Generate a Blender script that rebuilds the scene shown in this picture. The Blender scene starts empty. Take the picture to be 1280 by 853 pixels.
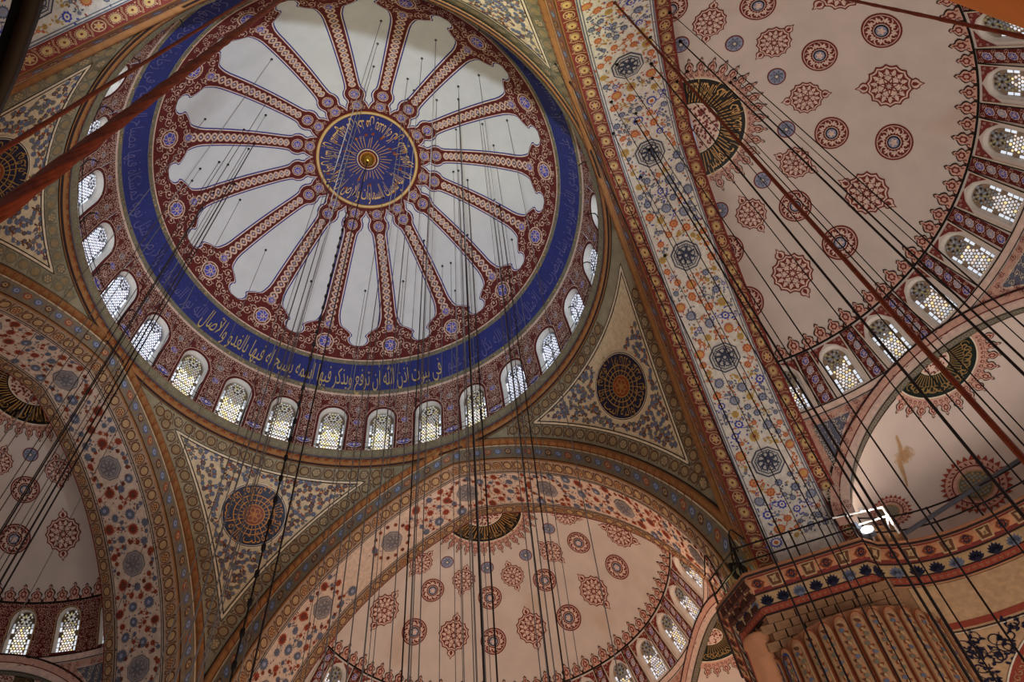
import bpy, math, random
import numpy as np
from math import sin, cos, pi, sqrt, hypot, atan2, acos, radians
from mathutils import Vector, Matrix

random.seed(7)
SC = bpy.context.scene
COL = SC.collection
# ------------------------------------------------------------------ camera
CAM = Vector((11.1713, -14.1741, 1.6))
FPX = 1056.889
def rodr(w):
    w = np.array(w, float); t = np.linalg.norm(w); k = w / t
    K = np.array([[0, -k[2], k[1]], [k[2], 0, -k[0]], [-k[1], k[0], 0]])
    return np.eye(3) + sin(t) * K + (1 - cos(t)) * K @ K
RC = rodr((-0.5633807, -0.0393082, 0.3787123))
cd = bpy.data.cameras.new('camera'); cam = bpy.data.objects.new('camera', cd); COL.objects.link(cam)
cd.sensor_width = 36.0; cd.lens = FPX / 1280 * 36; cd.clip_start = 0.05; cd.clip_end = 300
Mx = Matrix(((RC[0, 0], -RC[0, 1], -RC[0, 2], CAM.x), (RC[1, 0], -RC[1, 1], -RC[1, 2], CAM.y), (RC[2, 0], -RC[2, 1], -RC[2, 2], CAM.z), (0, 0, 0, 1)))
cam.matrix_world = Mx
SC.camera = cam
# ------------------------------------------------------------------ world, exposure, lights
SC.view_settings.view_transform = 'Standard'
try: SC.view_settings.look = 'None'
except Exception: pass
SC.view_settings.gamma = 1.0; SC.view_settings.exposure = 0.0
SC.view_settings.use_curve_mapping = False
W = bpy.data.worlds.new('overcast_sky'); SC.world = W; W.use_nodes = True
W.node_tree.nodes['Background'].inputs[0].default_value = (0.72, 0.82, 1.0, 1)
W.node_tree.nodes['Background'].inputs[1].default_value = 0.34
def lamp(name, kind, loc, energy, color, radius=0.3, target=None, spot=None, blend=0.5):
    l = bpy.data.lights.new(name, kind); l.energy = energy; l.color = color
    if kind == 'AREA': l.shape = 'DISK'; l.size = radius * 2
    else: l.shadow_soft_size = radius
    if kind == 'SPOT': l.spot_size = radians(spot); l.spot_blend = blend
    o = bpy.data.objects.new(name, l); COL.objects.link(o); o.location = loc
    if target is not None:
        d = Vector(target) - Vector(loc); o.rotation_euler = d.to_track_quat('-Z', 'Y').to_euler()
    return o
# great low chandeliers of the prayer hall (below the frame), shining up
lamp('hall_chandelier_glow', 'AREA', (0, 0, 4.6), 1600, (1.0, 0.95, 0.91), 11, (0, 0, 40))
lamp('right_bay_chandelier_glow', 'AREA', (21, 0, 4.6), 2100, (1.0, 0.90, 0.82), 5, (21, 0, 40))
lamp('far_bay_chandelier_glow', 'AREA', (0, 21, 4.6), 1900, (1.0, 0.76, 0.58), 5, (0, 21, 40))
# floodlight on the gallery of the pier beside the viewer: lights the dome, leaves its near rim in shade
lamp('dome_floodlight', 'SPOT', (10.9, -14.0, 22.4), 21000, (0.78, 0.88, 1.0), 0.25, (-1.5, 1.0, 47), 75, 0.6)
lamp('pier_worklight', 'SPOT', (10.2, -11.2, 22.6), 6500, (0.92, 0.95, 0.50), 0.2, (10.2, -8.8, 36), 58, 0.6)
# floodlights standing on the other galleries
lamp('right_bay_floodlight', 'SPOT', (17.2, 10.9, 22.5), 700, (1.0, 0.80, 0.66), 0.2, (20, 2, 33), 150, 0.8)
lamp('far_bay_floodlight', 'SPOT', (9.6, 15.0, 22.6), 1700, (1.0, 0.58, 0.36), 0.2, (0, 20, 33), 150, 0.8)
lamp('pier_corner_worklight', 'POINT', (11.3, 11.6, 22.35), 28, (0.90, 1.0, 0.45), 0.1)

# ------------------------------------------------------------------ colours and materials
def lin(h):
    o = []
    for i in (0, 2, 4):
        c = int(h[i:i + 2], 16) / 255
        o.append(c / 12.92 if c <= 0.04045 else ((c + 0.055) / 1.055) ** 2.4)
    return tuple(o)
K = {k: lin(v) for k, v in dict(
    white='c9c8c6', plaster='cfc3b9', red='5a1f1c', red2='74302a', red3='93402f', beige='c9a892', pink='c99f8e',
    pinkpale='d9bfb0', blue='2b2f7a', blue2='4750a8', bluegrey='8d94ad', slate='5f6474', gold='c49a4a', gold2='a5651f',
    black='15110f', green='17241f', olive='6e6652', olive2='8c8060', tan='a98a63', tan2='86704f', brown='5e3a26',
    orange='b8643a', orange2='9a4a2c', yellow='b8963e', cream='dccfb8', cream2='c9b597', grey='8b8a8c', rust='7c3a1c',
    navy='1d1c30', darkline='2a1c1a', lattice='b9a48c', white2='e6e4e0', blueband='2b3068', peach='c98e63').items()}
def mat(name, color=None, attr=None, rough=0.85, noise=0.12, nscale=3.0, emit=0.0, metal=0.0, stain=None, bump=0.0):
    m = bpy.data.materials.new(name); m.use_nodes = True; nt = m.node_tree; N = nt.nodes; L = nt.links
    b = N['Principled BSDF']; b.inputs['Roughness'].default_value = rough; b.inputs['Metallic'].default_value = metal
    b.inputs['Specular IOR Level'].default_value = 0.25
    if attr:
        src = N.new('ShaderNodeAttribute'); src.attribute_name = attr; out = src.outputs['Color']
    else:
        src = N.new('ShaderNodeRGB'); src.outputs[0].default_value = (*color, 1); out = src.outputs[0]
    tc = N.new('ShaderNodeTexCoord')
    if noise:
        n = N.new('ShaderNodeTexNoise'); n.inputs['Scale'].default_value = nscale; n.inputs['Detail'].default_value = 6
        L.new(tc.outputs['Object'], n.inputs['Vector'])
        r = N.new('ShaderNodeMapRange'); r.inputs[1].default_value = 0.3; r.inputs[2].default_value = 0.7
        r.inputs[3].default_value = 1 - noise; r.inputs[4].default_value = 1 + noise
        L.new(n.outputs['Fac'], r.inputs[0])
        mx = N.new('ShaderNodeMix'); mx.data_type = 'RGBA'; mx.blend_type = 'MULTIPLY'; mx.inputs[0].default_value = 1
        L.new(out, mx.inputs[6]); L.new(r.outputs[0], mx.inputs[7]); out = mx.outputs[2]
    if stain:
        n2 = N.new('ShaderNodeTexNoise'); n2.inputs['Scale'].default_value = stain[1]; n2.inputs['Detail'].default_value = 5
        L.new(tc.outputs['Object'], n2.inputs['Vector'])
        r2 = N.new('ShaderNodeMapRange'); r2.inputs[1].default_value = stain[2]; r2.inputs[2].default_value = stain[3]
        L.new(n2.outputs['Fac'], r2.inputs[0])
        m2 = N.new('ShaderNodeMix'); m2.data_type = 'RGBA'; L.new(r2.outputs[0], m2.inputs[0])
        L.new(out, m2.inputs[6]); m2.inputs[7].default_value = (*stain[0], 1); out = m2.outputs[2]
    L.new(out, b.inputs['Base Color'])
    if emit:
        L.new(out, b.inputs['Emission Color']); b.inputs['Emission Strength'].default_value = emit
    if bump:
        bp = N.new('ShaderNodeBump'); bp.inputs['Strength'].default_value = bump; bp.inputs['Distance'].default_value = 0.05
        n3 = N.new('ShaderNodeTexNoise'); n3.inputs['Scale'].default_value = nscale * 4; L.new(tc.outputs['Object'], n3.inputs['Vector'])
        L.new(n3.outputs['Fac'], bp.inputs['Height']); L.new(bp.outputs[0], b.inputs['Normal'])
    return m
MAT = dict(
    paint=mat('painted_plaster', attr='pcol', noise=0.16, nscale=5),
    gilt=mat('gilded_paint', attr='pcol', noise=0.1, rough=0.45),
    dome=mat('white_dome_plaster', K['white'], noise=0.05, nscale=1.2, stain=(lin('bdbcba'), 0.3, 0.55, 0.8)),
    semi=mat('pink_beige_plaster', K['plaster'], noise=0.06, nscale=1.0, stain=(lin('b48a5e'), 0.16, 0.62, 0.82)),
    exed=mat('pale_exedra_plaster', lin('d2c3b8'), noise=0.05, nscale=1.0, stain=(lin('b5834f'), 0.22, 0.60, 0.72)),
    stone=mat('warm_sandstone', lin('9c7554'), noise=0.18, nscale=2.2, bump=0.25),
    joint=mat('dark_mortar', lin('6b4a33'), noise=0.1),
    peach=mat('peach_limestone', lin('b27a56'), noise=0.12, nscale=2.5),
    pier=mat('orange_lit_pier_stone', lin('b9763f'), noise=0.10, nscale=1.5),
    redg=mat('dark_red_ground', K['red'], noise=0.12),
    pend=mat('olive_painted_ground', lin('8a7d63'), noise=0.2, nscale=1.6, stain=(lin('5d4628'), 0.5, 0.58, 0.75)),
    tor=mat('ochre_moulding', lin('8c5e36'), noise=0.15, nscale=4),
    frame=mat('window_plaster', lin('cfc9c0'), noise=0.08),
    lattice=mat('plaster_lattice', lin('8f7f6c'), noise=0.08),
    glass=mat('sunlit_glass', attr='pcol', noise=0, emit=0.85, rough=0.2),
    iron=mat('black_iron', lin('1b1614'), noise=0.1, rough=0.6, metal=0.3),
    rust=mat('rusty_cable', lin('7a3416'), noise=0.25, nscale=12, rough=0.7),
    cable=mat('dark_cable', lin('241a17'), noise=0.1, rough=0.7),
    cablepale=mat('grey_cable', lin('6d6864'), noise=0.1, rough=0.7),
    steel=mat('white_lacquered_steel', lin('e8e6e2'), noise=0.02, rough=0.4),
    galv=mat('grey_painted_pole', lin('5d5f68'), noise=0.15, rough=0.5),
    bulb=mat('floodlight_lens', (1, 0.97, 0.9), noise=0, emit=14),
    carpet=mat('red_carpet', lin('7d2a22'), noise=0.2),
    brass=mat('brass_boss', lin('c99a3c'), noise=0.1, rough=0.3, metal=0.9),
    conduit=mat('pale_plaster_roll', lin('cbbf98'), noise=0.1),
)

# ------------------------------------------------------------------ scene-graph helpers
def setp(o, label=None, cat=None, group=None, kind=None):
    if label: o['label'] = label
    if cat: o['category'] = cat
    if group: o['group'] = group
    if kind: o['kind'] = kind
    return o
def link(name, me, m, parent=None, smooth=False, **kw):
    me.materials.clear(); me.materials.append(m)
    if smooth: me.polygons.foreach_set('use_smooth', [True] * len(me.polygons))
    o = bpy.data.objects.new(name, me); COL.objects.link(o)
    if parent: o.parent = parent
    return setp(o, **kw)
def empty(name, loc=(0, 0, 0), **kw):
    o = bpy.data.objects.new(name, None); COL.objects.link(o); o.location = loc; o.empty_display_size = 0.2
    return setp(o, **kw)
def mesh(name, v, f):
    me = bpy.data.meshes.new(name); me.from_pydata([tuple(map(float, p)) for p in v], [], f); me.update(); return me
class MB:
    def __init__(s): s.v = []; s.f = []
    def add(s, v, f):
        n = len(s.v); s.v += [tuple(p) for p in v]; s.f += [tuple(i + n for i in q) for q in f]; return s
    def box(s, c, d, rz=0.0):
        v = []
        for i in range(8):
            x = (i & 1 or -1) * d[0] / 2 if False else (d[0] / 2 if i & 1 else -d[0] / 2)
            y = d[1] / 2 if i & 2 else -d[1] / 2; z = d[2] / 2 if i & 4 else -d[2] / 2
            v.append((c[0] + x * cos(rz) - y * sin(rz), c[1] + x * sin(rz) + y * cos(rz), c[2] + z))
        return s.add(v, [(0, 2, 3, 1), (4, 5, 7, 6), (0, 1, 5, 4), (2, 6, 7, 3), (0, 4, 6, 2), (1, 3, 7, 5)])
    def tube(s, pts, r, n=6, cap=True):
        pts = [Vector(p) for p in pts]; rings = []; up = None
        for i, p in enumerate(pts):
            t = (pts[min(i + 1, len(pts) - 1)] - pts[max(i - 1, 0)]).normalized()
            if up is None: up = t.orthogonal().normalized()
            up = (up - t * up.dot(t)).normalized(); b = t.cross(up)
            rr = r[i] if isinstance(r, (list, tuple)) else r
            rings.append([p + (up * cos(2 * pi * k / n) + b * sin(2 * pi * k / n)) * rr for k in range(n)])
        v = [q for g in rings for q in g]; f = []
        for i in range(len(pts) - 1):
            for k in range(n): f.append((i * n + k, i * n + (k + 1) % n, (i + 1) * n + (k + 1) % n, (i + 1) * n + k))
        if cap: f.append(tuple(range(n))); f.append(tuple((len(pts) - 1) * n + k for k in range(n)))
        return s.add(v, f)
    def grid(s, rows, closed=False):
        n = len(rows[0]); f = []
        for i in range(len(rows) - 1):
            for k in range(n if closed else n - 1): f.append((i * n + k, i * n + (k + 1) % n, (i + 1) * n + (k + 1) % n, (i + 1) * n + k))
        return s.add([p for r in rows for p in r], f)
    def build(s, name, m, parent=None, smooth=False, **kw): return link(name, mesh(name, s.v, s.f), m, parent, smooth, **kw)

# ------------------------------------------------------------------ surfaces (vectorised): base, u, v, offset -> xyz
class Rev:
    """surface of revolution; profile runs upward; v = arc length along it, u = metres sideways from azimuth base"""
    def __init__(s, prof, cx=0.0, cy=0.0, rot=0.0):
        p = np.array(prof, float); s.r = p[:, 0]; s.z = p[:, 1]
        s.s = np.r_[0, np.cumsum(np.hypot(np.diff(s.r), np.diff(s.z)))]; s.cx, s.cy, s.rot = cx, cy, rot
        s.L = s.s[-1]; s.tr = np.gradient(s.r, s.s); s.tz = np.gradient(s.z, s.s)
    def sz(s, z): return float(np.interp(z, s.z, s.s))
    def rz(s, v): return float(np.interp(v, s.s, s.r))
    def __call__(s, a, u, v, o):
        r = np.interp(v, s.s, s.r); z = np.interp(v, s.s, s.z); tr = np.interp(v, s.s, s.tr); tz = np.interp(v, s.s, s.tz)
        l = np.hypot(tr, tz); az = a + u / np.maximum(r, 0.05) + s.rot
        rr = r - tz / l * o; zz = z + tr / l * o
        return np.stack([s.cx + rr * np.cos(az), s.cy + rr * np.sin(az), zz], -1)
ROT = [(1, 0), (0, 1), (-1, 0), (0, -1)]
def side(k, p):
    c, s_ = ROT[k]; p = np.asarray(p, float)
    return np.stack([p[..., 0] * c - p[..., 1] * s_, p[..., 0] * s_ + p[..., 1] * c, p[..., 2]], -1)
class Arch:
    """pointed arch barrel: u = arc length from the crown, v = distance a from the hall's axis"""
    LV = np.array([[12.10, 13.10, 20.27, 4.0], [12.41, 11.66, 21.12, 3.33], [13.02, 11.46, 21.12, 3.33], [16.25, 11.54, 21.12, 3.33]])
    def __init__(s, k): s.k = k
    def __call__(s, a, u, v, o):
        u = a + u; r, zc, E = (np.interp(v, s.LV[:, 0], s.LV[:, i]) for i in (1, 2, 3))
        pc = np.arccos(E / (r + E)); ph = pc - np.abs(u) / (r + E); sg = np.where(u < 0, -1.0, 1.0)
        fo = np.where(v < 12.41, 0.97, 0.0); rad = r + E - o * np.sqrt(1 - fo ** 2)
        h = sg * (rad * np.cos(ph) - E); return side(s.k, np.stack([v - o * fo, h, zc + rad * np.sin(ph)], -1))
class Exedra:
    R = 5.4; ZS = 22.9; D = 9.9
    def __init__(s, k, az): s.k = k; s.az = az
    def __call__(s, a, u, v, o):
        mu = u / s.R; nu = v / s.R; R = s.R
        l = R * np.sin(mu); ze = s.ZS + R * np.cos(mu)
        sh = np.sqrt(np.maximum(11.03 ** 2 - (ze - 25.17) ** 2 - l * l, 1.0)) - s.D
        Ro = R - o
        n = s.D + Ro * np.cos(mu) * np.sin(nu) + sh * np.cos(nu); z = s.ZS + Ro * np.cos(mu) * np.cos(nu); l = Ro * np.sin(mu)
        return side(s.k, np.stack([16.4 + n * cos(s.az) - l * sin(s.az), n * sin(s.az) + l * cos(s.az), z], -1))
class Flat:
    """vertical wall / any plane: origin, u direction, v direction, normal"""
    def __init__(s, o, ud, vd, n): s.o, s.ud, s.vd, s.n = [np.array(q, float) for q in (o, ud, vd, n)]
    def __call__(s, a, u, v, o):
        return s.o + np.multiply.outer(a + u, s.ud) + np.multiply.outer(v, s.vd) + np.multiply.outer(o, s.n)

# ------------------------------------------------------------------ sketches: flat coloured shapes later laid on a surface
class Sk:
    def __init__(s): s.p = []; s.l = []; s.c = []; s.f = []
    def _add(s, pts, faces, col, lay):
        n = len(s.p); s.p += pts; s.l += [lay] * len(pts); s.c += [col] * len(pts); s.f += [tuple(i + n for i in q) for q in faces]
    def fan(s, pts, col, lay=0):
        cx = sum(p[0] for p in pts) / len(pts); cy = sum(p[1] for p in pts) / len(pts); n = len(pts)
        s._add([(cx, cy)] + list(pts), [(0, i + 1, (i + 1) % n + 1) for i in range(n)], col, lay); return s
    def radial(s, x, y, fn, n, col, lay=0, rot=0.0):
        return s.fan([(x + fn(2 * pi * i / n) * cos(2 * pi * i / n + rot), y + fn(2 * pi * i / n) * sin(2 * pi * i / n + rot)) for i in range(n)], col, lay)
    def disc(s, x, y, r, col, lay=0, n=12):
        if r > .5:
            s.ring(x, y, .3, r, col, lay, n, 0, 2 * pi); r = .3
        return s.radial(x, y, lambda t: r, n, col, lay)
    def ring(s, x, y, r0, r1, col, lay=0, n=20, a0=0.0, a1=2 * pi):
        P = []; F = []; m = max(1, math.ceil((r1 - r0) / .36))
        for i in range(n + 1):
            t = a0 + (a1 - a0) * i / n
            for j in range(m + 1): q = r0 + (r1 - r0) * j / m; P.append((x + q * cos(t), y + q * sin(t)))
            if i < n: F += [(i * (m + 1) + j, i * (m + 1) + j + 1, (i + 1) * (m + 1) + j + 1, (i + 1) * (m + 1) + j) for j in range(m)]
        s._add(P, F, col, lay); return s
    def strip(s, A, B, col, lay=0):
        P = []; F = []
        for i, (a, b) in enumerate(zip(A, B)):
            P += [a, b]
            if i: F.append((2 * i - 2, 2 * i - 1, 2 * i + 1, 2 * i))
        s._add(P, F, col, lay); return s
    def line(s, pts, w, col, lay=0, closed=False):
        n = len(pts); A = []; B = []
        for i in range(n):
            if closed: p, q = pts[i - 1], pts[(i + 1) % n]
            else: p, q = pts[max(i - 1, 0)], pts[min(i + 1, n - 1)]
            dx, dy = q[0] - p[0], q[1] - p[1]; l = hypot(dx, dy) or 1
            ww = w[i] if isinstance(w, (list, tuple)) else w
            nx, ny = -dy / l * ww / 2, dx / l * ww / 2
            A.append((pts[i][0] + nx, pts[i][1] + ny)); B.append((pts[i][0] - nx, pts[i][1] - ny))
        if closed: A.append(A[0]); B.append(B[0])
        return s.strip(A, B, col, lay)
    def rect(s, x0, x1, y0, y1, col, lay=0, nx=1, ny=1):
        P = [(x0 + (x1 - x0) * i / nx, y0 + (y1 - y0) * j / ny) for j in range(ny + 1) for i in range(nx + 1)]
        F = [(j * (nx + 1) + i, j * (nx + 1) + i + 1, (j + 1) * (nx + 1) + i + 1, (j + 1) * (nx + 1) + i) for j in range(ny) for i in range(nx)]
        s._add(P, F, col, lay); return s
    def leaf(s, x, y, ang, ln, wd, col, lay=0):
        c, d = cos(ang), sin(ang); q = [(0, 0), (.3, .5), (.65, .4), (1, 0), (.65, -.4), (.3, -.5)]
        return s.fan([(x + (a * ln) * c - (b * wd) * d, y + (a * ln) * d + (b * wd) * c) for a, b in q], col, lay)
    def spiral(s, x, y, r, ang, turns, w, col, lay=0, sg=1, n=14):
        pts = []; ws = []
        for i in range(n + 1):
            t = i / n; rr = r * (1 - 0.86 * t); th = ang + sg * turns * 2 * pi * t
            pts.append((x + rr * cos(th), y + rr * sin(th))); ws.append(w * (0.5 + 0.8 * t))
        return s.line(pts, ws, col, lay)
    def arr(s):
        if not hasattr(s, '_a'): s._a = (np.array(s.p, float), np.array(s.l, float), s.c, s.f)
        return s._a
class Paint:
    def __init__(s, surf): s.S = surf; s.B = []; s.U = []; s.V = []; s.O = []; s.C = []; s.F = []; s.n = 0
    def put(s, sk, base=0.0, u=0.0, v=0.0, rot=0.0, sx=1.0, sy=None, pal=None, lay=0, lift=0.012):
        if not sk.p: return s
        P, L, C, F = sk.arr(); sy = sx if sy is None else sy; c, d = cos(rot), sin(rot)
        x = P[:, 0] * sx; y = P[:, 1] * sy
        s.U.append(u + x * c - y * d); s.V.append(v + x * d + y * c); s.B.append(np.full(len(P), base)); s.O.append(lift + (L + lay) * 0.011)
        pal = pal or {}
        s.C.append(np.array([pal[q] if q in pal and not isinstance(pal[q], str) else K[pal.get(q, q)] for q in C]))
        n = s.n; s.F += [tuple(i + n for i in q) for q in F]; s.n += len(P); return s
    def build(s, name, parent, m='paint', kind=None, **kw):
        if not s.n: return None
        B, U, V, O = map(np.concatenate, (s.B, s.U, s.V, s.O)); X = s.S(B, U, V, O)
        me = bpy.data.meshes.new(name); me.from_pydata(X.tolist(), [], s.F); me.update()
        at = me.attributes.new('pcol', 'FLOAT_COLOR', 'POINT'); C = np.concatenate(s.C)
        at.data.foreach_set('color', np.c_[C, np.ones(len(C))].astype(np.float32).ravel())
        return link(name, me, MAT[m], parent, kind=kind, **kw)
def shell(name, S, b0, b1, nb, v0, v1, nv, m, parent=None, off=0.0, **kw):
    """plain patch of a surface, b = azimuth for Rev"""
    bb = np.linspace(b0, b1, nb + 1); vv = np.linspace(v0, v1, nv + 1)
    B, V = np.meshgrid(bb, vv); X = S(B.ravel(), np.zeros(B.size), V.ravel(), np.full(B.size, off))
    f = [(j * (nb + 1) + i, j * (nb + 1) + i + 1, (j + 1) * (nb + 1) + i + 1, (j + 1) * (nb + 1) + i) for j in range(nv) for i in range(nb)]
    return link(name, mesh(name, X, f), MAT[m], parent, True, **kw)

# ------------------------------------------------------------------ Arabic lettering
_F4 = {'ب': 0xFE8F, 'ت': 0xFE95, 'ث': 0xFE99, 'ج': 0xFE9D, 'ح': 0xFEA1, 'خ': 0xFEA5, 'س': 0xFEB1, 'ش': 0xFEB5, 'ص': 0xFEB9, 'ض': 0xFEBD,
       'ط': 0xFEC1, 'ظ': 0xFEC5, 'ع': 0xFEC9, 'غ': 0xFECD, 'ف': 0xFED1, 'ق': 0xFED5, 'ك': 0xFED9, 'ل': 0xFEDD, 'م': 0xFEE1, 'ن': 0xFEE5, 'ه': 0xFEE9, 'ي': 0xFEF1, 'ئ': 0xFE89}
_F2 = {'ا': 0xFE8D, 'أ': 0xFE83, 'إ': 0xFE87, 'آ': 0xFE81, 'ة': 0xFE93, 'د': 0xFEA9, 'ذ': 0xFEAB, 'ر': 0xFEAD, 'ز': 0xFEAF, 'و': 0xFEED, 'ى': 0xFEEF, 'ؤ': 0xFE85}
def shape(txt):
    out = []
    for w in txt.split(' '):
        if w == 'الله': out.append('\ufdf2'); continue
        r = []; i = 0; prev = False
        while i < len(w):
            ch = w[i]; nxt = w[i + 1] if i + 1 < len(w) else ''
            if ch == 'ل' and nxt in 'اأإآ' and nxt:
                b = {'ا': 0xFEFB, 'أ': 0xFEF7, 'إ': 0xFEF9, 'آ': 0xFEF5}[nxt]; r.append(chr(b + (1 if prev else 0))); prev = False; i += 2; continue
            if ch in _F4:
                j = bool(nxt) and (nxt in _F4 or nxt in _F2); r.append(chr(_F4[ch] + (3 if prev and j else 2 if j else 1 if prev else 0))); prev = j
            elif ch in _F2: r.append(chr(_F2[ch] + (1 if prev else 0))); prev = False
            else: r.append(ch); prev = False
            i += 1
        out.append(''.join(reversed(r)))
    return ' '.join(reversed(out))
def text_sk(txt, col, lay=0):
    """Sk of the words, x from 0 (right end) towards negative = reading direction, height about 1"""
    c = bpy.data.curves.new('lettering', 'FONT'); c.body = shape(txt); c.resolution_u = 2; c.offset = -0.005
    o = bpy.data.objects.new('lettering', c); COL.objects.link(o)
    e = o.evaluated_get(bpy.context.evaluated_depsgraph_get()); me = e.to_mesh()
    v = [(p.co.x, p.co.y) for p in me.vertices]; f = [tuple(p.vertices) for p in me.polygons]; e.to_mesh_clear()
    bpy.data.objects.remove(o); bpy.data.curves.remove(c)
    xm = max(p[0] for p in v); s = Sk(); s._add([(p[0] - xm, p[1]) for p in v], f, col, lay)
    s.width = -min(p[0] for p in s.p); return s
def bend(sk, r_base, ang0, ang1, size, tilt=0.0, stretch=1.0):
    """wrap a text sketch round a circle, tops to the centre, read clockwise as seen from below"""
    o = Sk(); o.l = list(sk.l); o.c = list(sk.c); o.f = list(sk.f); w = sk.width
    for x, y in sk.p:
        a = ang0 + (ang1 - ang0) * (-x / w); rr = r_base - y * size * stretch
        o.p.append((rr * cos(a), rr * sin(a)))
    return o
VERSE_DOME = 'إن الله يمسك السماوات والأرض أن تزولا ولئن زالتا إن أمسكهما من أحد من بعده إنه كان حليما غفورا'
VERSE_BAND = 'الله نور السماوات والأرض مثل نوره كمشكاة فيها مصباح المصباح في زجاجة الزجاجة كأنها كوكب دري يوقد من شجرة مباركة زيتونة لا شرقية ولا غربية يكاد زيتها يضيء ولو لم تمسسه نار نور على نور يهدي الله لنوره من يشاء ويضرب الله الأمثال للناس والله بكل شيء عليم'
VERSE_BAND2 = 'في بيوت أذن الله أن ترفع ويذكر فيها اسمه يسبح له فيها بالغدو والآصال'

# ------------------------------------------------------------------ reusable motifs (unit size)
def star(n, a, b): return lambda t: b + (a - b) * abs(cos(n * t / 2))
def scal(n, r, d): return lambda t: r - d + d * abs(sin(n * t / 2))
def flower_sk(n=8):
    s = Sk(); s.radial(0, 0, scal(n, 1, .22), n * 2, 'A'); s.disc(0, 0, .55, 'B', 1, 8); s.disc(0, 0, .24, 'A', 2, 6); return s
def serrate_sk():
    s = Sk(); s.radial(0, 0, star(14, 1, .74), 28, 'A'); s.disc(0, 0, .62, 'B', 1, 12); s.disc(0, 0, .33, 'C', 2, 8); return s
def knot_sk():      # blue strapwork octagon
    s = Sk(); oc = lambda r: [(r * cos(pi / 8 + i * pi / 4), r * sin(pi / 8 + i * pi / 4)) for i in range(8)]
    s.fan(oc(1), 'A'); s.fan(oc(.92), 'B', 1); s.fan(oc(.80), 'A', 2); s.fan(oc(.74), 'B', 3)
    for i in range(4):
        t = i * pi / 4
        s.line([(.68 * cos(t + .25), .68 * sin(t + .25)), (.2 * cos(t + 1.5), .2 * sin(t + 1.5)), (.68 * cos(t + pi - .25), .68 * sin(t + pi - .25))], .07, 'A', 4)
    for i in range(8):
        t = i * pi / 4
        s.ring(.42 * cos(t), .42 * sin(t), .15, .22, 'A', 5, 8)
        s.line([(.28 * cos(t), .28 * sin(t)), (.66 * cos(t + .35), .66 * sin(t + .35))], .06, 'A', 4)
    s.ring(0, 0, .1, .2, 'A', 5, 8); return s
def fleur(s, x, y, ang, sc, edge, fill, lay=0):
    out = [(0, -.28), (.25, -.42), (.5, -.5), (.75, -.35), (.82, -.18), (1.2, 0), (.82, .18), (.75, .35), (.5, .5), (.25, .42), (0, .28)]
    c, d = cos(ang), sin(ang); f = lambda k, q: [(x + sc * (.5 + (a - .5) * k) * c - sc * b * k * d, y + sc * (.5 + (a - .5) * k) * d + sc * b * k * c) for a, b in q]
    s.fan(f(1, out), edge, lay); s.fan(f(.76, out), fill, lay + 1); s.leaf(x + sc * .15 * c, y + sc * .15 * d, ang, sc * .6, sc * .35, edge, lay + 2)
    return s
def pendant_sk():
    s = Sk(); fleur(s, 0, .95, pi / 2, .62, 'A', 'B'); fleur(s, 0, -.95, -pi / 2, .62, 'A', 'B')
    s.radial(0, 0, scal(14, 1.04, -.12), 56, 'A', 1); s.radial(0, 0, scal(14, .96, -.10), 56, 'B', 2); s.radial(0, 0, scal(14, .88, -.09), 56, 'A', 3)
    for i in range(14):
        t = i * 2 * pi / 14
        s.leaf(.56 * cos(t), .56 * sin(t), t, .36, .2, 'B', 4)
        t += pi / 14; s.spiral(.62 * cos(t), .62 * sin(t), .12, t, .8, .05, 'B', 5, n=6)
    s.radial(0, 0, scal(7, .56, .12), 28, 'B', 5)
    for i in range(7):
        t = i * 2 * pi / 7; s.leaf(.08 * cos(t), .08 * sin(t), t, .42, .22, 'A', 6); s.leaf(.2 * cos(t), .2 * sin(t), t, .2, .1, 'B', 7)
    s.disc(0, 0, .1, 'B', 7, 8); return s
def roundel_sk():
    s = Sk(); s.disc(0, 0, 1, 'A', 0, 32); s.ring(0, 0, .86, .90, 'B', 1, 32)
    for i in range(9):
        t = i * 2 * pi / 9
        s.spiral(.62 * cos(t), .62 * sin(t), .2, t, .9, .09, 'B', 2, n=8); s.leaf(.45 * cos(t + .35), .45 * sin(t + .35), t + .6, .36, .16, 'B', 2)
    s.disc(0, 0, .40, 'B', 3, 20); s.disc(0, 0, .36, 'D', 4, 20); s.disc(0, 0, .28, 'C', 5, 16)
    for i in range(5): s.leaf(0, 0, i * 2 * pi / 5, .26, .14, 'B', 6)
    return s
def rosette_sk():
    s = Sk(); s.disc(0, 0, 1, 'A', 0, 24); s.disc(0, 0, .86, 'C', 1, 24)
    for i in range(8):
        t = i * pi / 4; s.leaf(.1 * cos(t), .1 * sin(t), t, .68, .3, 'D', 2); s.leaf(.25 * cos(t), .25 * sin(t), t, .35, .14, 'C', 3)
    s.disc(0, 0, .16, 'B', 3, 8); return s
def crest_sk():     # one merlon of the painted cresting: unit width, tip at y = 1
    s = Sk(); h = [(.5, 0), (.5, .16), (.36, .2), (.33, .32), (.42, .42), (.43, .54), (.30, .66), (.17, .72), (.11, .80), (.15, .87), (0, 1)]
    out = h + [(-a, b) for a, b in reversed(h[:-1])]; s.fan(out, 'A')
    s.fan([(a * .80, .02 + b * .90) for a, b in out], 'B', 1)
    s.radial(0, .42, scal(6, .24, .06), 12, 'C', 2); s.disc(0, .42, .12, 'B', 3, 6); s.leaf(0, .62, pi / 2, .2, .1, 'C', 2)
    for q in (-1, 1): s.spiral(q * .27, .14, .12, 0 if q > 0 else pi, .8, .06, 'C', 2, q, 6)
    return s
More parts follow.
